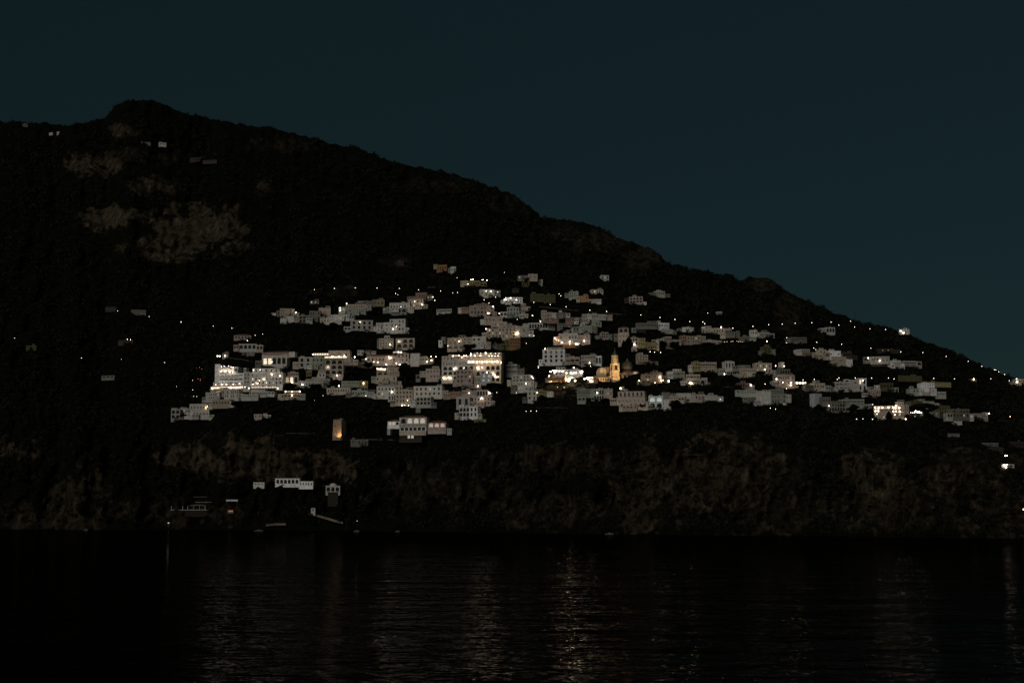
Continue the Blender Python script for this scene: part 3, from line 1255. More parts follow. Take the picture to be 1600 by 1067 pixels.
 235 82 420 108 1 5 s c=b
 * 212 95 w .4
G house house b 0|beige house behind bare pergola frames right of the stately apartment block
 420 185 575 262 1 3 b c=b
 420 150 470 190 1 1 w c=d
 * 512 298 c .6
G house house w -3|white flat-roofed house with a dark awning strip and end tower
 582 165 745 260 2 5 b c=g
 735 175 802 265 1 2 a c=w
 * 677 245 c .5
 * 687 284 c .6
F villa villa p 4|square look-out tower house with two arched openings in its top storey
 972 665 1085 780 2 3 s c=b
 975 602 1082 665 1 2 a c=p t
 925 672 972 725 1 1 s c=d
F house house p -5|long pink and olive house with arches and a crooked white light
 1088 712 1180 790 2 3 a c=p
 1180 720 1255 800 2 3 w c=y
 1250 765 1375 830 2 6 w c=y
 1365 742 1400 830 1 1 s c=b
 * 1140 782 c .5
 * 1150 792 c .35
F house house p 0|small pink house hidden in trees behind the church dome
 1110 820 1170 855 1 3 s c=p
F house house g -4|grey house with an upper gallery and a pale awning behind the church
 1160 895 1285 960 2 4 w c=b
 1180 965 1330 985 1 4 s c=r f=2
 * 1270 995 p .5
F villa villa d -3|dim long villa with a terrace rail beside the domed white villa
 1160 562 1380 600 1 9 b c=d
 1155 605 1260 655 1 4 a c=q
F villa villa w -4|white villa with a small dome and a broad terrace on the right terraces
 1385 563 1508 612 1 4 w c=w
 1340 580 1390 605 1 2 s c=g
 1420 628 1540 650 0 0 n c=n f=2
 1385 540 1415 563 0 0 n c=g o
F house house p -3|pinkish house with a flat white canopy above a dark pine
 1470 705 1530 722 0 0 n c=g
 1450 735 1590 765 1 5 w c=p
 1480 760 1520 805 1 2 s c=g
F house house w 0|small white house with two windows high on the empty dark slope
 793 65 880 112 1 3 w c=g
F house house b 0|low beige cottage with a bright window under the empty high slope
 690 216 820 252 1 5 w c=b L=1
F house house n 0|grey green house with balconies touching a small orange house
 458 236 562 300 2 4 w c=n
 412 250 458 275 1 1 s c=d
F house house o 0|small orange house with a low beige garden wing, beside the grey green balcony house
 572 276 662 318 1 3 w c=o
 660 318 760 350 1 5 s c=b
F villa villa p -3|pink villa with three arches on the upper right slope
 1085 290 1230 355 2 4 a c=p
 1225 345 1270 362 1 2 s c=g
 1035 300 1085 330 1 2 s c=q
F villa villa n 0|flat-roofed pale villa with wide side terraces, highest on the right slope
 1362 232 1465 276 1 4 w c=g
 1300 250 1362 262 0 0 n c=d
 1465 258 1525 268 0 0 n c=d
G house house n 3|grey green house with long gallery left of the round-headed grey house
 542 520 685 578 2 4 b c=n
 550 600 640 642 1 2 a c=n f=2
G house house g -2|long grey house with a rounded gable and lamp, below the church square
 690 515 830 642 2 5 a c=n
 820 515 915 608 1 3 s c=p
 * 755 557 c .6
G house house b 0|long pink and grey apartment house with doors opening on two storeys of balconies
 968 540 1250 600 1 6 l c=p B
 950 600 1255 650 1 7 l c=b
 980 650 1290 718 1 6 w c=b f=1
 * 998 512 w .5
G house house w -2|white house with two large shallow arches above two small garages
 1290 592 1442 718 2 2 a c=w M=0,1 k=g
G house house d 0|low dim pink house at the right of the twin-arched white house
 1425 552 1515 585 1 4 s c=d
 1445 588 1600 628 1 6 s c=p
 1450 625 1525 720 1 2 s c=g f=1
I house house n 2|square pale green house with a dark L-shaped gallery beside the church annex
 15 628 190 722 2 4 b c=n
 18 628 75 720 1 1 s c=g f=.4
 * 32 725 c .6
I house house o 2|orange-lit house with dark balconies next to the square pale green house
 205 658 340 752 2 4 b c=b
 * 250 745 w 1.0
 * 235 742 w .6
I house house g -4|small grey house with a white chimney right of the orange-lit house
 352 692 410 752 1 2 w c=g
 405 735 440 756 0 0 n c=d
I cottage cottage w 0|tiny white cottage above the right-hand road lamps
 505 44 555 68 1 2 w c=g
I house house g 0|pale cubic house with long blank front under the road
 162 195 245 237 1 3 s c=g
 110 205 162 232 1 1 s c=d
I villa villa b -3|long pale villa with a white upper deck and a lit corner, right under the road
 355 205 580 255 1 8 w c=b
 385 184 450 206 1 2 s c=g
 355 190 385 250 1 1 s c=w
 * 545 196 p .6
I house house d -4|low dim row with many small openings stepping down right of the white-decked villa
 585 238 730 275 1 9 s c=d
 715 290 825 312 1 7 s c=d
I villa villa n -4|pale green villa with terraces falling to the right
 825 222 900 270 1 3 w c=g
 900 245 1020 282 1 6 s c=n
I house house d 0|low house framed by a thin white parapet near the right road lamps
 1225 294 1350 330 1 4 b c=d
I house house p 2|reddish house joined to a beige gallery house with a pink tail
 205 282 395 355 2 7 w c=b
 140 278 208 345 2 3 w c=r
 395 322 500 352 1 4 s c=p
I house house b 0|pinkish house with a chimney on the left of the reddish house
 -20 292 60 330 1 4 w c=p
 0 325 118 385 1 4 s c=p
I house house y 3|small yellow house half hidden in trees beneath the right-hand road
 955 385 1040 448 2 2 w c=v
 * 990 333 y .5
I house house n 0|small mint green house with a dark base
 1325 410 1418 445 1 4 s c=n
 1335 445 1440 465 1 4 s c=r f=1
I house house b 2|beige long house with a tall left bay and a dark gallery
 258 535 345 612 2 3 w c=y
 340 538 502 595 1 7 b c=b
 370 598 502 630 1 5 s c=b f=1
I house house n 0|pale green house with two top windows and arcades beneath, above a bright lamp
 580 532 680 600 1 3 l c=g
 565 600 705 660 1 6 a c=n
 * 570 656 w .6
I house house b 0|yellowish row of narrow arches between the pale green and the ochre house
 725 600 885 672 2 8 w c=b
 710 565 830 600 1 5 s c=d
I house house o -2|ochre house with five glowing windows and a corner turret
 880 545 1045 650 2 5 w c=b M=1,3,5,7
 * 972 612 w .35
I house house b -3|brown fan-shaped house with a stair of lamps down its left side
 1088 662 1275 765 2 7 w c=p
 1118 605 1230 655 1 4 a c=d
 1135 535 1170 560 1 1 s c=g
 ~ 1275 733 1380 750 w 5
 * 1072 708 w .6
 * 1138 738 w .45
 * 1225 742 c .5
 * 1222 765 w .6
 * 1290 742 w .7
 * 1320 742 w .6
 * 1350 740 w .7
 * 1378 738 w .4
 * 1155 578 c .4
 * 1065 578 p .4
I house house g 0|white low row spread above the dark wood, left end of the lower right terraces
 110 842 250 925 1 4 s c=g
 250 850 385 905 1 4 w c=p
 385 862 510 882 1 5 s c=g
I house house p 0|pinkish low house left of the white low row
 0 850 110 905 1 4 s c=b
I house house p 0|dim rosy house with round windows on the lower right terraces
 703 742 830 812 2 5 a c=r
 * 836 764 c .75
I house house d -3|long grey terraces with white edges beneath the dim rosy house
 740 812 900 850 1 6 s c=n
 755 865 890 925 1 5 s c=d
S house house c 5|blank grey house wall with one strip of light at its foot
 520 355 735 580 0 0 n c=g
 740 390 1030 580 2 5 w c=n
 740 320 990 390 1 4 b c=n
 1030 405 1140 495 1 2 s c=g
 ~ 610 585 705 605 p 3
 ~ 965 575 1020 600 y 2
 * 725 625 c .4
J house house b 0|ochre house with an upper arch right of the brown fan-shaped house
 185 700 300 760 1 4 w c=b
 100 725 185 755 1 4 b c=d
J house house w -5|white two-window house on the slope just under the skyline lamps
 300 185 390 235 1 3 a c=g
 245 195 302 222 1 2 s c=g
J house house b 0|small beige house left of the large white cubic house
 235 390 310 470 2 2 s c=b
J house house w -6|large white cubic house in two offset storeys
 345 458 495 522 1 4 s c=b
 325 402 442 462 1 3 s c=w
J house house d 0|dim brown villa front with terraces right of the two offset storeys
 445 415 545 470 1 4 b c=q
 545 442 600 470 1 2 s c=q
J villa villa g -6|grey villa with a sloping roof on the right terraces, one warm window
 715 455 890 500 1 7 w c=g M=3
 870 495 990 555 1 6 w c=g
 725 505 870 520 1 7 s c=q
 * 697 468 c .55
 * 800 495 p .45
J house house g 0|low grey house with side steps farthest along the grey villa's terrace
 1015 498 1142 545 1 6 b c=g
J house house d 0|faint row of pale openings above the grey villa
 780 382 890 410 1 6 s c=q
 890 392 990 420 1 4 s c=q
J house house w 5|white house with two towers of square windows and a long awninged wing
 380 692 540 770 2 4 b c=g
 515 672 600 770 2 2 s c=g
 602 656 685 775 2 2 l c=w L=0
 * 645 677 c .4
J house house p 0|small pink terrace house below the white house of two towers
 690 762 805 812 1 6 s c=p
J house house v -4|dim olive house with three arches among trees
 800 700 920 750 1 4 a c=v
 890 745 970 780 1 3 a c=n
J house house c 14|blank grey slab-sided house at the head of the lowest right terraces
 187 800 265 930 0 0 n c=c
J house house d 0|stepped low house with an orange-lit gallery right of the slab-sided house
 262 832 345 890 1 3 w c=d
 320 880 490 965 2 6 a c=d
 345 868 420 890 1 3 s c=d
 * 322 915 w .4
J house house n 0|long greenish low building with arcades left of the golden hotel
 455 852 655 900 1 6 b c=n
 575 900 700 935 1 5 a c=n
a hotel hotel b -3|golden hotel with every window blazing in two tiers above terraces
 250 515 865 640 1 10 w c=b L=0,1,2,4,5,7,8,9 k=w
 270 640 960 690 1 12 w c=b L=0,1,3,5,7,9,11 k=w f=1
 640 690 940 780 1 5 b c=b L=1,3 k=w f=2
 330 690 530 800 2 3 w c=b M=1,2 k=r f=2
 745 430 945 520 1 4 w c=p
 870 500 1060 640 2 4 w c=p
 800 375 960 430 1 5 s c=d
 * 285 550 w .45
 * 365 560 w .5
 * 455 560 w .5
 * 595 560 w .55
 * 700 560 w .45
 * 750 565 w .45
 * 845 570 w .5
 * 770 513 c .5
 * 290 638 w .5
 * 355 638 w .5
 * 460 638 w .5
 * 585 640 w .55
 * 700 655 w .55
 * 760 650 p .45
 * 850 660 w .6
 * 330 708 w .35
 * 400 712 w .5
 * 462 715 r .6
 * 480 790 w .5
 * 735 745 w .9
 * 765 740 w .6
 * 870 740 w .6
 * 780 838 w .45
 * 845 833 w .45
 * 915 838 w .45
 * 978 838 w .5
a restaurant restaurant n -4|lamplit garden terrace beside the umbrella pine, strung from the golden hotel
 960 700 1340 730 1 6 b c=q
 ~ 1200 648 1350 685 c 3
 * 975 650 c .4
 * 995 675 c .3
 * 1050 682 c .3
 * 1095 682 c .22
 * 1135 690 c .25
 * 1180 685 c .3
 * 1215 650 c .7
 * 1260 665 c .5
 * 1300 670 c .5
 * 1340 680 c .45
 * 1195 790 y .9
K house house n 0|pale wall and roof of a house hidden behind the umbrella pine
 245 750 372 800 1 5 s c=n
 120 750 245 790 1 4 s c=v
K house house g -6|white cubic house with twelve tiny windows on the far right terraces
 235 582 365 640 2 5 s c=w
 210 632 380 672 1 8 s c=g f=1
 120 635 210 675 1 3 w c=n
 380 662 480 698 1 5 s c=g
 * 275 690 c .3
K house house v 0|olive house smothered in trees right of the umbrella pine
 395 790 515 880 2 4 w c=v
K house house g -3|grey ragged house above a plunging garden right of the olive house
 520 825 695 900 2 5 w c=d
 540 900 615 960 1 2 s c=g
K house house r -3|long low rosy house with a lamp at its end, last on the lower right terraces
 712 865 860 908 1 7 w c=p
 * 866 864 c .55
K house house g 0|ghostly pale house on the skyline with two lamps
 30 85 125 130 1 4 w c=g
 * 43 102 c .45
 * 68 118 c .65
K house house p 0|lamp-lit house where the far right ridge leaves the frame
 1118 545 1200 590 1 4 w c=b
 * 1112 546 w .4
 * 1118 573 c .7
K wall wall y 0|long terrace wall with a kerb of pale stone on the right slope
 235 572 545 590 0 0 n c=y d=2
 0 518 240 545 0 0 n c=v d=2
K house house r 0|small building with an orange porch light far along the right road
 690 545 750 562 1 2 w c=r
 * 716 548 w .7
N wall wall g 0|short whitewashed wall in the wood below the grey ragged house
 1262 163 1316 177 0 0 n c=d d=2
N wall wall d -2|thin pale parapet wall on the dark right-hand slope
 1410 205 1490 212 0 0 n c=d d=1
N house house d 0|low faint house under the thin parapet wall
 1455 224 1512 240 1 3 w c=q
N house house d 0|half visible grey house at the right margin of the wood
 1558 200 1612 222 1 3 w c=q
N restaurant restaurant g -3|little white-lit bar above the sea cliff near the right margin
 1497 300 1560 313 1 3 w c=g
 * 1507 305 c .5
 * 1520 303 c .45
 * 1516 314 c .4
 * 1515 263 c .45
 * 1524 263 w .35
P house house p 0|pink house inside a white frame, alone on the dark left slope
 770 185 862 205 1 3 b c=q
P house house d 0|faint house of five small bays right of the pink framed house
 965 208 1072 230 1 5 s c=d
P villa villa w 0|white veranda roof on two pillars, lone in the dark left wood
 740 690 848 706 1 3 a c=d
P house house y 0|small yellow cottage near the left margin
 190 470 270 489 1 3 s c=v
P house house d 0|dim terrace with white garden lights on the left slope
 860 430 985 452 1 5 s c=q
 * 940 425 c .22
 * 966 429 c .25
O house house w 0|small white house high on the mountain shoulder
 735 243 770 254 1 3 w c=g
 655 246 697 253 0 0 n c=d d=3
O house house w 0|pair of tiny white huts under the left ridge
 223 198 243 203 1 2 s c=b
 264 197 278 205 1 1 s c=g
O house house d 0|tiny pale hut on the crest of the left ridge
 103 160 128 170 1 3 s c=d
O house house d 0|faint row of low ruins on the mountain right of the small white house
 872 312 930 326 1 3 s c=q
 938 328 1010 337 1 5 s c=q
H house house w -4|white seaside house with a row of dark openings, two levels, above the beach
 925 398 1125 445 1 6 a c=w
 1120 422 1236 460 1 5 w c=w
H house house w 0|white arched house standing on a tall stone bastion above the beach
 1335 460 1450 510 1 3 a c=g o
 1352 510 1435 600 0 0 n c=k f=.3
H house house w 0|low white cottage left of the seaside house with dark openings
 752 430 842 455 1 3 s c=g
H kiosk kiosk w 0|little white gabled kiosk at the head of the boat ramp
 1218 628 1252 672 1 1 s c=g t
B wall wall g 0|short white wall fragment at the far left of the upper terraces
 25 308 70 322 0 0 n c=g d=2
b restaurant restaurant p 0|brilliantly lit two-tier terrace restaurant left of the church
 375 265 1000 390 1 9 w c=w L=1,3,5,6,7,8 k=p
 620 320 1000 392 1 8 w c=w L=0,1,3,4,5,7 k=w f=1.5
 255 430 680 470 1 8 b c=o L=0,2,3,5,6 k=w f=5
 * 300 305 p .8
 * 370 285 p .6
 * 430 300 w .6
 * 405 330 w .6
 * 515 300 w .4
 * 600 325 w .8
 * 700 345 w .7
 * 810 350 w .9
 * 850 380 w .6
 * 885 350 w .7
 * 930 350 w .8
 * 970 390 w .4
 * 1075 330 w 1.1
 * 1050 340 w .7
 * 265 412 p .6
 * 300 420 p .5
 * 345 425 p .5
 * 390 418 p .4
 * 430 465 w .8
 * 490 425 w .5
 * 540 430 p .6
 * 580 410 p .6
 * 610 440 w .6
 * 655 440 p .8
 * 320 515 y 1.3
 * 745 520 y 1.7
 * 780 500 y .9
 * 825 458 w .8
 * 905 535 c .9
b restaurant restaurant o 0|glowing orange terrace against the foot of the church
 1180 450 1350 560 1 4 b c=o M=0,1,2,3 k=y
 * 1120 480 p .8
 * 1180 465 p .7
 * 1240 455 w .8
 * 1300 455 w .7
 * 1270 540 w 1.0
 * 1310 545 w .6
 * 1210 500 p .4
T house house g -3|grey church annex with a tall lit doorway
 710 735 1000 900 2 5 w c=s
 900 705 1085 840 1 4 s c=s
 * 1042 787 c .8
 * 1065 850 w .6
 * 1100 850 r .4
 * 1198 862 c .7
 * 672 852 y .45
 * 955 892 w .3
 * 826 860 c .6
 * 826 895 c .6
T house house r 0|small rosy house roof with a lamp below the bell tower
 340 960 405 1010 1 2 s c=b
 * 338 990 w .6
"""
def parse(text):
    cur, lines = None, []
    for ln in text.split("\n"):
        if not ln.strip():
            continue
        if ln[0] == " ":
            lines.append(ln.strip())
        else:
            if cur:
                yield cur, lines
            cur, lines = ln, []
    yield cur, lines
for spec, lines in parse(TOWN):
    if " watchtower " in spec:
        continue
    building(spec, lines)

# ---------------------------------------------------------------- stone watchtower
def cut_window(root, x, y, z, w, h, yaw=0, light=None):
    o = link("window", window_mesh(w, h, light), root, (x, y, z))
    o.rotation_euler = (0, 0, yaw)
    return o

def spot(parent, loc, col, e, to, r=.25, cone=80):
    l = bpy.data.lights.new("lamp", 'SPOT')
    l.spot_size = math.radians(cone)
    l.spot_blend = .6
    l.energy = e
    l.color = col
    l.shadow_soft_size = r
    o = bpy.data.objects.new("lamp", l)
    COL.objects.link(o)
    o.parent = parent
    o.location = loc
    o.rotation_euler = (Vector(to) - Vector(loc)).to_track_quat('-Z', 'Y').to_euler()
    return o

def watchtower():
    u0, v0 = px('C', 500, 732)
    u1, v1 = px('C', 636, 898)
    loc, D = place((u0 + u1) / 2, v1)
    s = D / F
    root = empty("watchtower", loc, math.radians(-24))
    tag(root, "square stone watchtower lit orange on one face from a lamp at its foot", "tower")
    h = (v1 - v0) * s
    w = (u1 - u0) * s * .66 / 2
    mb = MB()
    n = 6
    k = 1.12
    for i in range(n):
        a, b = i / n, (i + 1) / n
        wa, wb = w * (k - (k - 1) * a), w * (k - (k - 1) * b)
        za, zb = h * a - (3 if i == 0 else 0), h * b
        A = [(-wa, -wa), (wa, -wa), (wa, wa), (-wa, wa)]
        B = [(-wb, -wb), (wb, -wb), (wb, wb), (-wb, wb)]
        for q in range(4):
            r = (q + 1) % 4
            mb.face([(*A[q], za), (*A[r], za), (*B[r], zb), (*B[q], zb)], "plaster_s")
    mb.face([(-w, -w, h), (w, -w, h), (w, w, h), (-w, w, h)], "slab")
    for a in range(5):
        x = -w + .5 + (2 * w - 1) * a / 4
        mb.box(x - .5, x + .5, -w - .05, -w + .5, h - .02, h + .9, "plaster_s")
    mb.build("wall", root)
    t = MB()
    t.box(w * .1, w * .8, -w * .2, w * .5, h, h + 1.9, "plaster_d")
    t.build("turret", root)
    cut_window(root, w * .05, -w * 1.1, h * .20, 1.2, 1.6)
    cut_window(root, -w * .45, -w * 1.08, h * .62, .9, 1.2)
    FOOT.append((u0 - 3, v0 - 3, u1 + 3, v1 + 5))
    lp = empty("floodlight", root.location + Vector((w * .1, -w - 3.6, .0)))
    tag(lp, "floodlight on the ground before the stone watchtower", "floodlight")
    b = MB()
    b.box(-.3, .3, -.2, .2, .0, .45, "metal")
    b.build("housing", lp)
    spot(lp, (0, 0.0, .5), (1, .58, .25), 3400, (0, 3.6, 3.4), cone=135)
watchtower()

# ---------------------------------------------------------------- church with bell tower
def church():
    u0, vb = px('G', 945, 452)
    loc, D = place(u0, vb)
    s = D / F
    q = s / REG['G'][2]
    root = empty("church", loc, 0)
    tag(root, "baroque church with a majolica dome and a tall bell tower lit gold from below", "church")
    def X(x): return (x - 945) * q
    def Z(y): return (452 - y) * q
    # bell tower, octagonal-cornered shaft turned a little
    tw = MB()
    yaw = math.pi / 4 + math.radians(14)
    R = (1000 - 893) / 2 * q * .98
    cy = 6.0
    def tier(z0, r0, z1, r1, m="church_plaster", n=4):
        tw.ring(0, cy, z0, r0, z1, r1, m, n, a0=yaw)
    def cornice(z, r, n=4):
        tw.ring(0, cy, z - .35, r, z, r * 1.14, "church_plaster", n, a0=yaw)
        tw.ring(0, cy, z, r * 1.14, z + .5, r * 1.14, "church_plaster", n, a0=yaw)
        tw.ring(0, cy, z + .5, r * 1.14, z + .7, r * .9, "slab", n, a0=yaw)
    tier(Z(452) - 4, R * 1.08, Z(402), R * 1.05)
    cornice(Z(402), R * 1.02)
    tier(Z(402), R, Z(325), R)
    cornice(Z(325), R * .98)
    tier(Z(325), R * .97, Z(250), R * .97)
    cornice(Z(250), R * .99)
    tier(Z(250), R * .80, Z(195), R * .72, n=8)
    tier(Z(195), R * .70, Z(165), R * .66, n=8)
    cornice(Z(168), R * .66, 8)
    tw.build("bell_tower", root)
    sp = MB()
    sp.lathe(0, cy, [(Z(165) + .5, R * .62), (Z(158), R * .52), (Z(140), R * .40), (Z(118), R * .18), (Z(92), .12), (Z(85), .02)], "dome_tile", 8)
    sp.ring(0, cy, Z(88), .35, Z(84), .35, "slab", 6)
    sp.build("spire", root)
    # pilasters and openings on the two visible faces
    for f in (0, 1):
        ang = math.radians(14) + (math.pi / 2 if f else 0)
        nx, ny = math.sin(ang) if f else -math.sin(-ang), -math.cos(ang)
        a = math.radians(14)
        nrm = Vector((math.sin(a), -math.cos(a), 0)) if f == 0 else Vector((-math.cos(a), -math.sin(a), 0))
        tan = Vector((math.cos(a), math.sin(a), 0)) if f == 0 else Vector((math.sin(a), -math.cos(a), 0))
        ap = R * math.cos(math.pi / 4)
        for (za, zb) in ((Z(390), Z(338)), (Z(312), Z(262))):
            c = Vector((0, cy, za)) + nrm * (ap + .03)
            cut_window(root, c.x, c.y, c.z, ap * .62, (zb - za) * .92, math.atan2(tan.y, tan.x))
            pl = MB()
            for sgn in (-1, 1):
                pc = Vector((0, cy, 0)) + nrm * ap + tan * sgn * ap * .82
                pl.box(pc.x - .35, pc.x + .35, pc.y - .3, pc.y + .3, za - 1.5, zb + .8, "church_plaster")
            pl.build("pilaster", root)
    for i in range(8):
        a = math.radians(14) + i * math.pi / 4
        n = Vector((math.sin(a), -math.cos(a), 0))
        if n.y < .3:
            c = Vector((0, cy, Z(240))) + n * (R * .70)
            cut_window(root, c.x, c.y, c.z, R * .22, (Z(212) - Z(240)), a)
            c = Vector((0, cy, Z(190))) + n * (R * .64)
            cut_window(root, c.x, c.y, c.z, R * .22, (Z(176) - Z(190)), a)
    # dome on a windowed drum
    cx, cyd = X(1088), 20.0
    RD = 62 * q
    dr = MB()
    dr.ring(cx, cyd, Z(330), RD * .93, Z(276), RD * .93, "church_red", 24)
    dr.ring(cx, cyd, Z(278), RD * 1.04, Z(272), RD * 1.04, "church_red", 24)
    dr.build("drum", root)
    dm = MB()
    dm.lathe(cx, cyd, [(Z(273), RD * 1.02), (Z(255), RD * .99), (Z(238), RD * .90), (Z(222), RD * .74), (Z(209), RD * .5), (Z(200), RD * .2), (Z(198), RD * .12)], "dome_tile", 24)
    dm.build("dome", root, smooth=True)
    lan = MB()
    lan.ring(cx, cyd, Z(200), RD * .15, Z(186), RD * .13, "church_plaster", 8)
    lan.ring(cx, cyd, Z(186), RD * .17, Z(172), .05, "dome_tile", 8)
    lan.build("lantern", root)
    for i in range(-3, 4):
        a = i * math.radians(24)
        o = cut_window(root, cx + RD * .96 * math.sin(a), cyd - RD * .96 * math.cos(a), Z(312), RD * .2, (Z(290) - Z(312)), a)
    # nave and two curved transept gables
    nv = MB()
    nv.box(X(990), X(1225), 9, 30, -3, Z(335), "church_red")
    nv.box(X(720), X(905), 8, 24, -3, Z(375), "church_plaster")
    nv.box(X(800), X(1000), 16, 30, -3, Z(272), "church_red")
    nv.build("nave", root)
    def gable(x0, x1, top, y, m):
        g = MB()
        c, r = (X(x0) + X(x1)) / 2, (X(x1) - X(x0)) / 2
        zb = Z(452) - 3
        zs = Z(top) - r * .9
        pts = [(X(x0), zb), (X(x1), zb), (X(x1), zs)] + [(c + r * math.cos(t), zs + r * .9 * math.sin(t)) for t in [math.pi * i / 14 for i in range(1, 14)]] + [(X(x0), zs)]
        g.face([(a, y, b) for a, b in pts], m)
        for (a, b), (a2, b2) in zip(pts, pts[1:] + pts[:1]):
            g.face([(a, y, b), (a, y + 8, b), (a2, y + 8, b2), (a2, y, b2)], m)
        # raised archivolt
        for i in range(14):
            t0, t1 = math.pi * i / 14, math.pi * (i + 1) / 14
            ring = []
            for rr, yy in ((r * .80, y - .25), (r * .92, y - .25)):
                ring += [(c + rr * math.cos(t0), yy, zs + rr * .9 * math.sin(t0)), (c + rr * math.cos(t1), yy, zs + rr * .9 * math.sin(t1))]
            g.face([ring[0], ring[1], ring[3], ring[2]], m)
            g.face([(ring[2][0], y, ring[2][2]), (ring[3][0], y, ring[3][2]), ring[3], ring[2]], m)
            g.face([ring[0], ring[1], (ring[1][0], y, ring[1][2]), (ring[0][0], y, ring[0][2])], m)
        g.build("gable", root)
        return c, zs, r
    c, zs, r = gable(1105, 1215, 322, 7.0, "church_red")
    cut_window(root, c, 6.8, zs - .5, r * .7, r * .9, 0, "dim_y")
    c, zs, r = gable(1015, 1085, 360, 5.8, "church_red")
    cut_window(root, c, 5.6, zs - .6, r * .7, r * .9)
    c, zs, r = gable(755, 855, 285, 7.0, "church_plaster")
    cut_window(root, c, 6.8, zs - 1.0, r * .6, r * 1.0, 0, "dim_y")
    wl = MB()
    wl.box(X(725), X(890), 3.0, 8, -3, Z(395), "church_plaster")
    wl.box(X(725) - .3, X(890), 2.6, 8.2, Z(395), Z(390), "tile")
    wl.build("side_aisle", root)
    for i in range(6):
        cut_window(root, X(745 + i * 25), 2.85, Z(425), 1.1, 1.7, 0)
    FOOT.append(px('G', 715, 195) + px('G', 1220, 470))
    FOOT.append(px('G', 890, 85) + px('G', 1000, 460))
    T_ = ((5, 10, 14), (-3, 10, 16), (1, 8, 7), (0, 5, 4), (0, 5, 4))
    for i, (x, y, z, e, c) in enumerate(((905, -6.5, 1.5, 15000, (1, .62, .28)), (985, -6.0, 1.5, 5200, (1, .66, .32)), (800, -3.0, 1.5, 1900, (1, .60, .28)), (1165, 2.0, Z(400), 500, (1, .5, .22)), (948, -1.0, Z(262), 700, (1, .74, .32)))):
        lp = empty("floodlight", root.location + Vector((X(x), y, z - 1)))
        tag(lp, ["floodlight at the left foot of the golden bell tower", "floodlight at the right foot of the golden bell tower", "floodlight before the round side chapel of the church", "small lamp before the large curved gable of the church", "small lamp on the upper cornice of the bell tower"][i], "floodlight")
        b = MB()
        b.box(-.3, .3, -.3, .1, 0, .5, "metal")
        b.box(-.06, .06, -.1, -.0, -2, 0, "metal")
        b.build("housing", lp)
        spot(lp, (0, .35, .9), c, e, (T_[i][0], T_[i][1], T_[i][2]), cone=95)
church()

# ---------------------------------------------------------------- street lamps
ORD = "first second third fourth fifth sixth seventh eighth ninth tenth eleventh twelfth thirteenth fourteenth fifteenth sixteenth".split()
def lamp_proto(k, r):
    root = empty("street_lamp", (0, 0, 0))
    mb = MB()
    mb.ring(0, 0, -5.0, .09, 0.1, .05, "metal", 8)
    mb.ring(0, 0, -5.0, .16, -4.6, .12, "metal", 8)
    mb.box(-.04, .04, -.9, 0, .06, .13, "metal")
    mb.build("pole", root)
    h = MB()
    h.lathe(0, -.9, [(.16, .02), (.1, r * .9), (.02, r * 1.05)], "metal", 10)
    h.build("lamp_shade", root)
    b = link("bulb", bulb_mesh(r, k, True), root, (0, -.9, -r * .75))
    return root
_lp = {}
def street_lamp(u, v, k, r, label, group):
    r = round(r * .72, 2)
    key = (k, r)
    if key not in _lp:
        _lp[key] = lamp_proto(k, r)
        o = _lp[key]
    else:
        src = _lp[key]
        o = src.copy()
        COL.objects.link(o)
        for ch in src.children:
            c = ch.copy()
            c.parent = o
            COL.objects.link(c)
    D = float(depth(u, v))
    _, D = place(u, v + 5 * F / D)
    D -= 1.0
    dx, dz = ray(u, v)
    o.location = (float(dx) * D, D + .9, CAM.z + float(dz) * D + r)
    tag(o, label, "street lamp", group)
    FOOT.append((u - 2, v - 2, u + 2, v + 2))
    return o

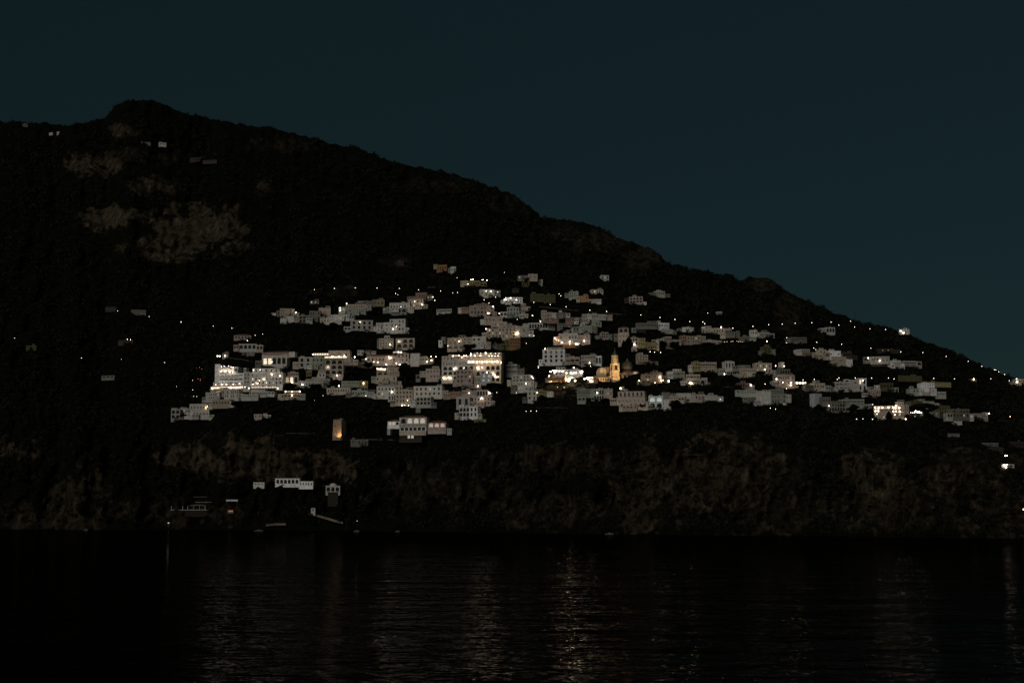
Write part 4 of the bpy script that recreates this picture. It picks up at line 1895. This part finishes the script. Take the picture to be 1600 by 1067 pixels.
LAMPS = [
    ("the top road over the upper left terraces", "c", .40, "B 448 80,B 643 67,B 847 63,B 1062 63,B 1243 118"),
    ("the lane above the centre houses", "c", .36, "E 148 312,E 333 326,E 544 338,E 706 352"),
    ("a path over the dim rosy rail house", "c", .30, "E 110 362,E 134 374,E 662 356"),
    ("the garden beside the beige corner-lamp house", "c", .55, "E 470 396,E 488 428"),
    ("steps up to the bright white villa", "w", .42, "E 1010 453,E 962 422,E 1072 397,E 1094 347"),
    ("the wood above the bright white villa", "c", .30, "E 703 212,E 1158 160"),
    ("the road passing under the long olive house", "c", .42, "E 1440 446,F 94 350,F 266 374,F 430 396,F 678 432,F 852 445,F 1208 482,F 1408 508,F 1564 528"),
    ("the steep steps by the olive house", "c", .40, "F 375 282,F 358 262"),
    ("the path among the mid-slope white houses", "c", .34, "E 1281 610,E 1435 575,F 165 547,F 340 538"),
    ("the curve beside the large beige hotel", "c", .34, "E 1397 762,E 1440 768,F 97 697,E 1368 840"),
    ("the road over the white-decked villa", "c", .42, "I 92 121,I 238 142,I 364 145,I 384 163,I 659 205,I 857 188,I 1010 173,I 1143 166,J 15 149,J 169 145,J 348 139,J 419 167"),
    ("the empty slope above the white-decked villa", "c", .28, "I 414 58"),
    ("the skyline road on the right shoulder", "c", .38, "J 528 130,J 565 183,J 707 201,J 853 207"),
    ("the beaded string under the reddish house", "y", .24, "I 578 338,I 602 338,I 645 336,I 660 335,I 697 331,I 716 338,I 737 339,I 757 340"),
    ("the garden above the small mint green house", "c", .36, "I 1187 300,I 1185 350,J 215 325"),
    ("the stair beside the mint green house", "c", .30, "J 186 378,J 205 392,J 215 399,J 225 405"),
    ("the slope above the grey one-window villa", "c", .36, "J 445 344,J 716 380,J 994 415"),
    ("the road beyond the brown fan-shaped house", "c", .38, "I 1348 714,J 192 668,J 405 668,J 420 656,J 572 656,J 722 657,J 879 657,J 931 664,J 1068 658"),
    ("the long terrace wall at the far right", "c", .36, "K 350 540,K 541 544,K 878 545,K 1050 561"),
    ("the ridge road descending to the right edge", "c", .38, "K 46 297,K 249 302,K 465 338,K 669 382,K 796 428,K 912 462,K 926 462,K 952 480,K 1007 505"),
    ("the wood beyond the last rosy house, right margin", "y", .42, "K 1057 895"),
    ("the lane over the blank grey wall house", "c", .40, "I 975 753,I 1186 798"),
    ("the wood edge below the lower right terraces", "c", .30, "I 537 903,I 1027 988,I 1078 998,I 1416 897"),
    ("the wood below the golden hotel", "c", .34, "J 583 1036,J 642 1034,J 732 1037,J 733 900"),
    ("the path right of the five-arched rosy house", "c", .32, "D 1085 450,D 1273 452"),
    ("the evenly spaced low path in the wood", "c", .32, "D 1366 630,D 1413 628,D 1466 628"),
    ("the stair right of the grand hotel", "w", .40, "D 1483 200,D 1485 213"),
    ("the garden under the two-tier lit restaurant", "c", .30, "G 410 503,G 340 500"),
    ("the dark grove above the church annex", "c", .40, "T 868 340,T 945 347,T 1055 350"),
    ("the wood over the clifftop hotel", "c", .34, "A 145 20,A 460 58,A 642 80,A 870 150,A 945 140"),
    ("the red-lit stair near the clifftop hotel", "r", .17, "A 295 470,A 325 462,A 345 480,A 310 575,A 335 580,A 335 595"),
    ("the cliff path left of the clifftop hotel", "c", .26, "A 98 653,A 255 592,A 258 685,A 268 748,A 298 750"),
    ("the lonely upper path of the left slope", "c", .34, "P 865 216,P 1097 258,P 1330 298"),
    ("the lonely lower path of the left slope", "c", .30, "P 108 415,P 600 562,P 1210 596"),
    ("the left slope, tinted orange", "r", .30, "P 893 571"),
    ("the grove below the shuttered-bay building", "c", .26, "Q 740 322,Q 585 405"),
    ("the sea cliff at the right margin", "y", .75, "N 1598 502"),
    ("the mountain crest on the left, a mere spark", "c", .28, "O 1085 169"),
    ("the beach by the boat ramp", "c", .24, "H 1590 742"),
]
for place_, k, r, pts in LAMPS:
    pl = [t.split() for t in pts.split(",")]
    uv = sorted(px(a, float(b), float(c)) for a, b, c in pl)
    n = len(uv)
    tone = {"c": "white", "w": "warm white", "y": "yellow", "r": "orange"}[k]
    for i, (u, v) in enumerate(uv):
        if n == 1:
            lb = "single %s street lamp on %s" % (tone, place_)
        elif n == 2:
            lb = "%s %s street lamp of the pair on %s" % (("left", "right")[i], tone, place_)
        else:
            lb = "%s %s street lamp from the left on %s" % (ORD[i], tone, place_)
        street_lamp(u, v, k, r, lb, ("street lamps on " + place_) if n > 1 else None)

# ---------------------------------------------------------------- trees
def leaf_cloud(centers, radii, n, size, rg, flat=1.0):
    """leaf-clump quads through a set of blobs"""
    c = np.asarray(centers, float)
    r = np.asarray(radii, float)
    w = r ** 2 / (r ** 2).sum()
    k = rg.choice(len(c), n, p=w)
    d = rg.normal(size=(n, 3))
    d /= np.linalg.norm(d, axis=1)[:, None]
    rad = r[k] * rg.uniform(.55, 1.08, n)
    p = c[k] + d * rad[:, None] * np.array([1, 1, flat])
    a = rg.normal(size=(n, 3)); a /= np.linalg.norm(a, axis=1)[:, None]
    b = np.cross(a, rg.normal(size=(n, 3))); b /= np.linalg.norm(b, axis=1)[:, None]
    s = size * rg.uniform(.6, 1.3, n)[:, None]
    v = np.stack([p - a * s - b * s * .6, p + a * s - b * s * .6, p + a * s * .7 + b * s * .7, p - a * s * .8 + b * s * .6], 1)
    return v.reshape(-1, 3)

def quads_mesh(name, v, m="leaf"):
    me = np_mesh(name, v, np.arange(len(v)).reshape(-1, 4))
    me.materials.append(MATS[m])
    return me

def tree_meshes(kind, seed):
    rg = np.random.default_rng(seed)
    tk = MB()
    if kind == "pine":        # umbrella pine, unit height 10, crown diameter 13
        cs = [(rg.uniform(-4.6, 4.6), rg.uniform(-3.5, 3.5), 7.6 + rg.uniform(-.5, 1.0)) for _ in range(16)]
        cs = [(x, y, z - .06 * (x * x + y * y)) for x, y, z in cs]
        rs = [rg.uniform(1.5, 2.3) for _ in cs]
        v = leaf_cloud(cs, rs, 2600, .42, rg, .6)
        tk.ring(0, 0, -2, .42, 3, .32, "bark", 8)
        tk.ring(0, 0, 3, .32, 7, .2, "bark", 8)
        for x, y, z in cs[:7]:
            limb(tk, (0, 0, 4), (x * .8, y * .8, z - .3), .14)
    elif kind == "cypress":
        cs = [(0, 0, 1.2 + i * .9) for i in range(10)]
        rs = [1.15, 1.3, 1.3, 1.25, 1.15, 1.0, .85, .65, .45, .25]
        v = leaf_cloud(cs, rs, 1500, .30, rg, 1.1)
        tk.ring(0, 0, -2, .25, 8, .08, "bark", 8)
    else:                     # broad crown, height 10
        n = 13 if kind == "round" else 9
        cs, rs = [], []
        for i in range(n):
            a = rg.uniform(0, 6.28)
            q = rg.uniform(.3, 3.2)
            cs.append((q * math.cos(a), q * math.sin(a), rg.uniform(3.2, 8.0) - .25 * q))
            rs.append(rg.uniform(1.2, 2.3))
        v = leaf_cloud(cs, rs, 2300, .36, rg, .85)
        tk.ring(0, 0, -2, .40, 2.2, .28, "bark", 8)
        tk.ring(0, 0, 2.2, .28, 6, .12, "bark", 8)
        for x, y, z in cs[:6]:
            limb(tk, (0, 0, 2.0), (x * .85, y * .85, z), .13)
    o = tk.build("trunk")
    tm = o.data
    bpy.data.objects.remove(o)
    return tm, quads_mesh("crown", v)

def limb(mb, a, b, r):
    a, b = Vector(a), Vector(b)
    d = (b - a).normalized()
    s = d.orthogonal().normalized()
    t = d.cross(s)
    for i in range(5):
        p, q = 2 * math.pi * i / 5, 2 * math.pi * (i + 1) / 5
        o0, o1 = s * math.cos(p) + t * math.sin(p), s * math.cos(q) + t * math.sin(q)
        mb.face([a + o0 * r, a + o1 * r, b + o1 * r * .3, b + o0 * r * .3], "bark")

TM = {k: [tree_meshes(k, s) for s in (1, 2, 3)][:2 if k in ("pine", "cypress") else 3] for k in ("pine", "round", "cypress")}
# region, x centre, y base, width, height (survey units), kind, label
TREES = """
K 248 905 265 135 pine|great umbrella pine with a broad dark dome beside the golden hotel
D 205 355 140 195 round|large black round tree between the beige terraces and the rosy terrace house
D 315 320 60 55 round|small dark bush-like tree in front of the rosy terrace house's wall
D 400 330 170 70 round|spreading dark tree at the foot of the rosy terrace house
D 315 480 45 60 round|small dark tree standing before the facade of the big white house
D 620 370 150 50 round|low dark tree under the left wing of the grand hotel
D 1060 405 150 55 round|wide dark tree at the foot of the grand hotel's right wing
c 850 540 150 170 round|dark round tree before the glazed arches of the seaside villa
c 300 540 190 120 round|dark tree covering the lower left wing of the seaside villa
C 90 445 130 90 round|dark tree before the dark arch of the stepped-pediment house
C 345 440 170 70 round|low spreading dark tree below the white two-box house
C 530 395 130 70 round|dark tree mass left of the greenish white gallery wall
C 690 300 120 70 round|dark tree crown below the arcaded hotel's pergola wing
C 850 230 100 75 round|dark tree between the pergola wing and the bright terrace restaurant
C 1205 300 110 150 round|tall dark tree right of the bright terrace restaurant
F 1080 840 95 140 cypress|slim dark cypress below the square look-out tower house
F 1030 850 60 110 cypress|short dark cypress left of the slim one, behind the church dome
F 895 900 110 150 round|dark tree above the church spire's left side
F 1430 820 110 80 round|dark tree in the yard of the long pink and olive house
F 1560 860 130 110 round|broad dark tree under the pinkish canopy house
F 430 660 95 60 round|dark tree behind the long white restaurant building
G 1115 720 75 90 cypress|pointed dark tree before the lower storey of the pink apartment house
G 1225 720 110 45 round|low dark tree against the base of the pink apartment house
G 1560 725 150 105 round|dark tree at the corner of the low dim pink house
G 850 680 130 75 round|dark tree under the rosy end of the rounded-gable house
G 400 365 110 35 round|dark tree between the two glowing tiers of the terrace restaurant
G 480 320 240 60 round|long dark tree row above the roof of the terrace restaurant
G 180 640 80 70 round|dark tree below the ochre pergola wing
I 100 740 180 40 round|dark hedge-like tree below the square pale green house
I 700 910 120 170 round|big dark tree left of the long grey terraces with white edges
I 180 925 120 30 round|small dark tree before the white low row
I 930 680 110 60 round|dark tree below the ochre house with five glowing windows
I 1480 700 100 60 round|dark tree on the slope right of the orange veranda
I 420 390 150 50 round|dark tree under the pink tail of the beige gallery house
J 345 770 80 80 round|dark tree left of the long awninged wing
J 225 950 75 55 cypress|dark tree at the foot of the blank slab-sided house
J 555 970 110 80 round|dark tree below the greenish low arcaded building
J 875 1040 60 80 cypress|dark cypress before the golden hotel's lower tier
J 700 720 50 50 cypress|slim dark tree right of the two square towers
B 600 485 140 60 round|dark tree left of the white four-by-two window block
B 1090 300 110 60 round|dark tree under the small square-towered olive house
B 1010 335 90 60 round|dark tree right of the long greenish loggia house
B 640 455 100 60 round|dark tree beneath the long low pale villa
A 690 860 120 70 round|dark tree in front of the beige terraced houses of the hotel cliff
A 400 905 70 40 round|low dark tree right of the two yellow lamps
A 180 960 80 50 round|dark tree between the two-arched house and the pale green house
A 400 815 90 45 round|dark tree in the courtyard below the clifftop hotel's terrace
H 1285 460 70 80 round|dark tree between the seaside house and the arched bastion house
H 900 462 60 50 round|dark tree at the left end of the seaside house
E 1080 880 160 110 round|olive tree lit faintly beside the orange-brown balcony block
E 1360 280 90 90 round|pale olive tree by the pink upper block
E 580 900 180 60 round|dark tree mass before the arches of the long pale palace with a round tower
E 830 900 170 55 round|dark tree before the right arches of the long pale palace
E 1010 600 80 45 round|dark tree below the nine-window rosy house
R 960 575 200 70 round|low dark tree above the middle of the white restaurant building
R 1180 440 140 60 round|dark pine before the tall slit-windowed house
K 560 960 60 60 cypress|dark cypress under the ragged grey house
K 450 900 110 50 round|dark tree under the smothered olive house
D 1390 520 60 40 round|dark tree before the door of the small white pergola house
"""
for i, ln in enumerate(x for x in TREES.split("\n") if x.strip()):
    a, label = ln.split("|")
    reg, x, y, w, h, kind = a.split()
    u, v = px(reg, float(x), float(y))
    wp, hp = float(w) / REG[reg][2], float(h) / REG[reg][2]
    loc, D = place(u, v)
    s = D / F
    loc.y -= 3.0
    W, Hh = wp * s, hp * s
    tm, cm = TM[kind][i % len(TM[kind])]
    name = {"pine": "umbrella_pine", "round": "broadleaf_tree", "cypress": "cypress_tree"}[kind]
    o = empty(name, loc, random.uniform(-.5, .5))
    uw, uh = {"pine": (12.5, 9.8), "round": (8.8, 9.6), "cypress": (2.8, 10.0)}[kind]
    sx = W / uw
    o.scale = (sx, sx, Hh / uh)
    tag(o, label, "tree")
    link("trunk", tm, o)
    link("crown", cm, o)
    if kind != "cypress":
        FOOT.append((u - wp / 2, v - hp * .6, u + wp / 2, v))

# the long palace-like villa with a round tower
building("E villa villa g 2|long pale palace with a stubby round tower at its left and arches below", """
600 850 1 1 0 0 n
""".split("\n")[:0] + ["600 838 775 892 1 3 a c=b", "600 782 850 845 2 5 s c=b", "845 778 990 872 2 3 w c=g", "510 800 550 845 1 1 s c=g", "* 723 818 w .5", "* 610 858 w .22"])
def round_tower():
    u, v = px('E', 577, 850)
    loc, D = place(u, v)
    s = D / F / REG['E'][2]
    o = empty("round_tower", loc)
    tag(o, "stubby round tower against the left end of the long pale palace", "tower")
    r = 26 * s
    m = MB()
    m.ring(0, 0, -3, r * 1.1, 62 * s, r, "plaster_b", 20)
    m.ring(0, 0, 62 * s, r * 1.12, 70 * s, r * 1.12, "plaster_b", 20, cap=True)
    m.build("wall", o)
    for i in range(8):
        a = i * math.pi / 4
        w = link("window", window_mesh(.8, 1.3, None), o, (r * 1.03 * math.sin(a), -r * 1.03 * math.cos(a), 38 * s))
        w.rotation_euler = (0, 0, a)
round_tower()

# ---------------------------------------------------------------- beach platform, ramp, boats
def beach_club():
    u, v = px('W', 480, 372)
    loc, D = place(u, v)
    loc.y -= 4
    D -= 4
    s = D / F / REG['W'][2]
    o = empty("beach_platform", loc)
    tag(o, "bathing platform on the rocks with white railing, awning and bar", "beach bar")
    X = lambda x: (x - 480) * s
    Z = lambda y: (372 - y) * s
    m = MB()
    m.box(X(105), X(1050), -4, 14, Z(372) - 6, Z(366), "bark")
    m.build("base", o)
    m = MB()
    m.box(X(110), X(840), -4.2, -3.9, Z(362), Z(352), "plaster_g")
    m.build("parapet", o)
    for x in (125, 232, 325, 415, 520, 622, 720):
        m = MB()
        m.box(X(x) - .22, X(x) + .22, -4.25, -3.85, Z(345), Z(292), "plaster_g")
        m.ring(X(x), -4.05, Z(292), .3, Z(285), .05, "plaster_g", 8)
        m.build("post", o)
    m = MB()
    for a, b, za, zb in ((415, 735, 285, 262), (890, 1045, 268, 242)):
        n = 8
        for i in range(n):
            t0, t1 = i / n, (i + 1) / n
            h0, h1 = math.sin(math.pi * t0) ** .5, math.sin(math.pi * t1) ** .5
            x0, x1 = X(a + (b - a) * t0), X(a + (b - a) * t1)
            m.face([(x0, -2.5, Z(za)), (x1, -2.5, Z(za)), (x1, 1, Z(za) + (Z(zb) - Z(za)) * h1), (x0, 1, Z(za) + (Z(zb) - Z(za)) * h0)], "plaster_d")
            m.face([(x0, 4, Z(za)), (x1, 4, Z(za)), (x1, 1, Z(za) + (Z(zb) - Z(za)) * h1), (x0, 1, Z(za) + (Z(zb) - Z(za)) * h0)], "plaster_g")
    m.build("awning", o)
    m = MB()
    facade(m, X(830), X(1050), Z(366), Z(275), 1.5, "plaster_y", [(X(890), Z(345), 4, Z(290) - Z(345), False), (X(990), Z(345), 4, Z(290) - Z(345), False)])
    m.box(X(830), X(1050), 1.5, 7, Z(366), Z(275), "plaster_y", "fb")
    m.build("wall", o)
    for x in (890, 990):
        link("window", window_mesh(4, Z(290) - Z(345), "dim_w"), o, (X(x), 1.65, Z(345)))
    m = MB()
    for i in range(15):
        x = X(440 + i * 45)
        m.box(x - .1, x + .1, 8, 8.3, Z(330), Z(130), "plaster_q")
    m.box(X(430), X(1080), 7.6, 8.6, Z(130), Z(124), "plaster_d")
    m.box(X(500), X(1070), 5.6, 6.2, Z(226), Z(220), "plaster_n")
    m.build("pergola", o)
    link("wall_lamp", bulb_mesh(.42, "w"), o, (X(812), -3.2, Z(315)))
    FOOT.append(px('W', 100, 120) + px('W', 1080, 375))
    u, v = px('W', 1188, 205)
    loc, D = place(u, v)
    m = MB()
    w = 5.5
    m.box(-w, w, -5, -4.6, -.0, 1.6, "plaster_c")
    m.box(-w + .5, -w + .9, -4.6, -4.2, -4, 1, "metal")
    m.box(w - .9, w - .5, -4.6, -4.2, -4, 1, "metal")
    tag(m.build("wall_board", None, loc), "long pale blank board on posts right of the bathing platform", "board")
    u, v = px('W', 1160, 400)
    loc, D = place(u, v)
    k = empty("kiosk", loc + Vector((0, -4, 0)))
    tag(k, "tiny kiosk with an orange-lit counter right of the bathing platform", "kiosk")
    m = MB()
    facade(m, -2.6, 2.6, -1, 2.4, 0, "plaster_r", [(0, .6, 4.2, 1.0, False)])
    m.box(-2.6, 2.6, 0, 3, -1, 2.4, "plaster_r", "fb")
    m.build("wall", k)
    m = MB()
    m.box(-3.0, 3.0, -.6, 3.3, 2.4, 2.55, "plaster_q")
    m.build("roof", k)
    link("window", window_mesh(4.2, 1.0, "dim_r"), k, (0, .15, .6))
    FOOT.append(px('W', 1100, 330) + px('W', 1220, 410))
    u, v = px('W', 60, 622)
    loc, D = place(u, v)
    k = empty("beacon", loc + Vector((0, -5, 0)))
    tag(k, "low harbour beacon with a dim green light at the water's edge", "beacon")
    m = MB()
    m.ring(0, 0, -2, .8, 1.2, .6, "plaster_q", 12, cap=True)
    m.build("base", k)
    m = MB()
    m.ring(0, 0, 1.2, .8, 2.2, .8, "dim_g", 12, cap=True)
    m.build("lantern", k)
beach_club()

def strip(name, reg, pts, width, thick, m, label=None, cat=None, lift=0.4):
    """a walled ledge following survey points"""
    P_ = [place(*px(reg, x, y))[0] + Vector((0, 0, lift)) for x, y in pts]
    mb = MB()
    for a, b in zip(P_, P_[1:]):
        o = Vector((0, -width, 0))
        d = Vector((0, 0, -thick))
        bk = Vector((0, 3, 0))
        mb.face([a + o, b + o, b + bk, a + bk], m)
        mb.face([a + o + d, b + o + d, b + o, a + o], m)
    e0, e1 = P_[0], P_[-1]
    for e in (e0, e1):
        mb.face([e + Vector((0, -width, 0)), e + Vector((0, 3, 0)), e + Vector((0, 3, -thick)), e + Vector((0, -width, -thick))], m)
    o = mb.build(name)
    if label:
        tag(o, label, cat)
    else:
        o["kind"] = "structure"
    return o
strip("ramp", 'H', [(1200, 678), (1260, 690), (1340, 712), (1420, 736), (1480, 752)], 5, 2, "plaster_s")
strip("quay", 'H', [(862, 770), (940, 762), (1022, 762)], 5, 2, "plaster_s")
strip("path", 'C', [(45, 857), (190, 860), (330, 858)], 2, 1.0, "plaster_q")
strip("road", 'K', [(940, 928), (1060, 942), (1190, 962)], 3, 1.4, "plaster_q")
strip("road", 'F', [(150, 392), (400, 420), (680, 446), (860, 462), (1060, 478)], 3, 1.2, "plaster_q", lift=0)
strip("retaining_wall", 'C', [(670, 922), (850, 918), (1040, 918), (1160, 930)], 1.5, 1.2, "plaster_v", "low stone wall running from the watchtower to the seaside villa", "wall")
strip("retaining_wall", 'E', [(420, 300), (500, 303), (590, 306)], 1.5, 2.2, "plaster_q", "faint stone retaining wall on the slope left of the ochre lamp-roofed house", "wall")
strip("retaining_wall", 'G', [(120, 715), (260, 712), (350, 712), (450, 716)], 1.0, 1.8, "plaster_q", "faint wall with gate posts in the wood under the centre of town", "wall")
strip("retaining_wall", 'I', [(560, 780), (620, 785), (690, 772)], 1.0, 2.6, "plaster_v", "dim garden wall left of the dim rosy house", "wall")
strip("retaining_wall", 'A', [(620, 372), (740, 385), (850, 410)], 1.0, 4.5, "plaster_q", "dark brown stone wall above the clifftop hotel, ending at the veranda villa", "wall")
strip("retaining_wall", 'A', [(180, 746), (230, 752), (265, 752)], 1.0, 1.0, "plaster_d", "short pale parapet with two lamps on the cliff path", "wall")

def boat(u, v, L, label, yaw):
    dx, dz = ray(u, v)
    D = -CAM.z / float(dz)
    D = min(D, float(depth(u, 1e4)) - 14)
    o = empty("motor_boat", (float(dx) * D, D, 0), yaw)
    tag(o, label, "boat")
    m = MB()
    st = []
    for i in range(9):
        t = i / 8
        x = -L / 2 + L * t
        w = L * .16 * (1 - max(0, (t - .45) / .55) ** 2.2)
        st.append((x, max(w, .02), .75 + .45 * t * t))
    for (x0, w0, h0), (x1, w1, h1) in zip(st, st[1:]):
        for sg in (-1, 1):
            m.face([(x0, sg * w0, h0), (x1, sg * w1, h1), (x1, sg * w1 * .55, -.3), (x0, sg * w0 * .55, -.3)], "boat_white")
        m.face([(x0, -w0 * .9, h0 - .12), (x1, -w1 * .9, h1 - .12), (x1, w1 * .9, h1 - .12), (x0, w0 * .9, h0 - .12)], "slab")
    x, w, h = st[0]
    m.face([(x, -w, h), (x, w, h), (x, w * .55, -.3), (x, -w * .55, -.3)], "boat_white")
    m.build("hull", o)
    c = MB()
    c.box(-L * .12, L * .16, -L * .10, L * .10, .7, 1.5, "boat_white")
    c.build("cabin", o)
    g = MB()
    g.face([(L * .17, -L * .09, 1.0), (L * .17, L * .09, 1.0), (L * .08, L * .08, 1.95), (L * .08, -L * .08, 1.95)], "glass")
    g.build("windshield", o)
boat(404, 829.6, 8, "long white motor boat moored off the beach below the bathing platform", .05)
boat(557, 830.5, 5, "small pale boat lying off the foot of the boat ramp", -.1)
boat(621, 830.8, 4, "tiny pale boat alone under the dark central cliff", .2)
boat(952, 833.5, 7, "white boat at the rocks below the middle of town", -.15)
boat(134, 828.5, 4, "tiny faint boat under the cliff at the far left", .1)

def mast():
    u, v = px('J', 571, 108)
    loc, D = place(u, v)
    o = empty("antenna_mast", loc)
    tag(o, "thin lattice antenna mast on the skyline above the right terraces", "mast")
    m = MB()
    for i in range(3):
        a = i * 2.094
        limb(m, (math.cos(a) * .9, math.sin(a) * .9, -4), (math.cos(a) * .15, math.sin(a) * .15, 8.5), .16)
    for z in range(0, 8, 2):
        m.ring(0, 0, z, .8 - z * .08, z + .12, .8 - z * .08, "metal", 3)
    m.build("frame", o)
    m = MB()
    m.box(-1.0, 1.0, -.1, .1, 5.6, 5.75, "metal")
    m.box(-.7, .7, -.1, .1, 7.2, 7.35, "metal")
    m.build("crossarm", o)
mast()

# ---------------------------------------------------------------- scrub and far-off wood: nobody could count it
def scrub():
    n = 30000
    rg = np.random.default_rng(5)
    u = rg.uniform(-260, 1860, n)
    t = rg.uniform(0.01, 1.0, n) ** .93
    edge = rg.uniform(size=n) < .10
    t[edge] = rg.uniform(.975, 1.0, edge.sum())
    v = v_shore(u) * (1 - t) + v_sky(u) * t
    keep = np.ones(n, bool)
    near = np.zeros(n, bool)
    for (a, b, c, d) in FOOT:
        inx = (u > a - 3) & (u < c + 3)
        keep &= ~(inx & (v > b) & (v < d + 1))
        near |= inx & (v >= d) & (v < d + 13)
    fu, fv = [], []
    for (a, b, c, d) in FOOT:
        if 6 < c - a < 120 and d > 420:
            k = int((c - a) / 3.2)
            fu += list(rg.uniform(a, c, k)); fv += list(d + rg.uniform(.5, 6.0, k))
    u, v = np.append(u, fu), np.append(v, fv)
    t = np.append(t, np.full(len(fu), .5)); near = np.append(near, np.ones(len(fu), bool)); keep = np.append(keep, np.ones(len(fu), bool))
    for (a, b, c, d) in FOOT:
        keep &= ~((u > a - 1) & (u < c + 1) & (v > b) & (v < d))
    n = len(u)
    rk = rockiness(u, v)
    keep &= rg.uniform(size=n) > rk * 1.25
    u, v, near, t = u[keep], v[keep], near[keep], t[keep]
    n = len(u)
    D = depth(u, v)
    dx, dz = ray(u, v)
    base = np.stack([dx * D, D - .5, CAM.z + dz * D], -1)
    wild = (vnoise(u / 30, v / 22, 77) + .5)
    size = rg.uniform(1.1, 3.2, n) * (.6 + .8 * wild) * D / 1300
    size[near] = .6 + 1.9 * rg.uniform(0, 1, near.sum()) ** 2
    size[t > .965] *= .5
    K = 24
    k = np.repeat(np.arange(n), K)
    m = len(k)
    d = rg.normal(size=(m, 3)); d /= np.linalg.norm(d, axis=1)[:, None]
    p = base[k] + d * (size[k] * rg.uniform(.35, 1.15, m))[:, None] * np.array([1.15, 1, .8])
    p[:, 2] += size[k] * .55
    a = rg.normal(size=(m, 3)); a /= np.linalg.norm(a, axis=1)[:, None]
    b = np.cross(a, rg.normal(size=(m, 3))); b /= np.linalg.norm(b, axis=1)[:, None]
    s = (size[k] * .30 * rg.uniform(.6, 1.3, m))[:, None]
    vv = np.stack([p - a * s - b * s * .6, p + a * s - b * s * .5, p + a * s * .6 + b * s * .8, p - a * s * .8 + b * s * .6], 1).reshape(-1, 3)
    me = quads_mesh("scrub", vv)
    o = link("scrub", me)
    o["kind"] = "stuff"
    o["label"] = "dark scrub and woodland covering the mountain side"
scrub()
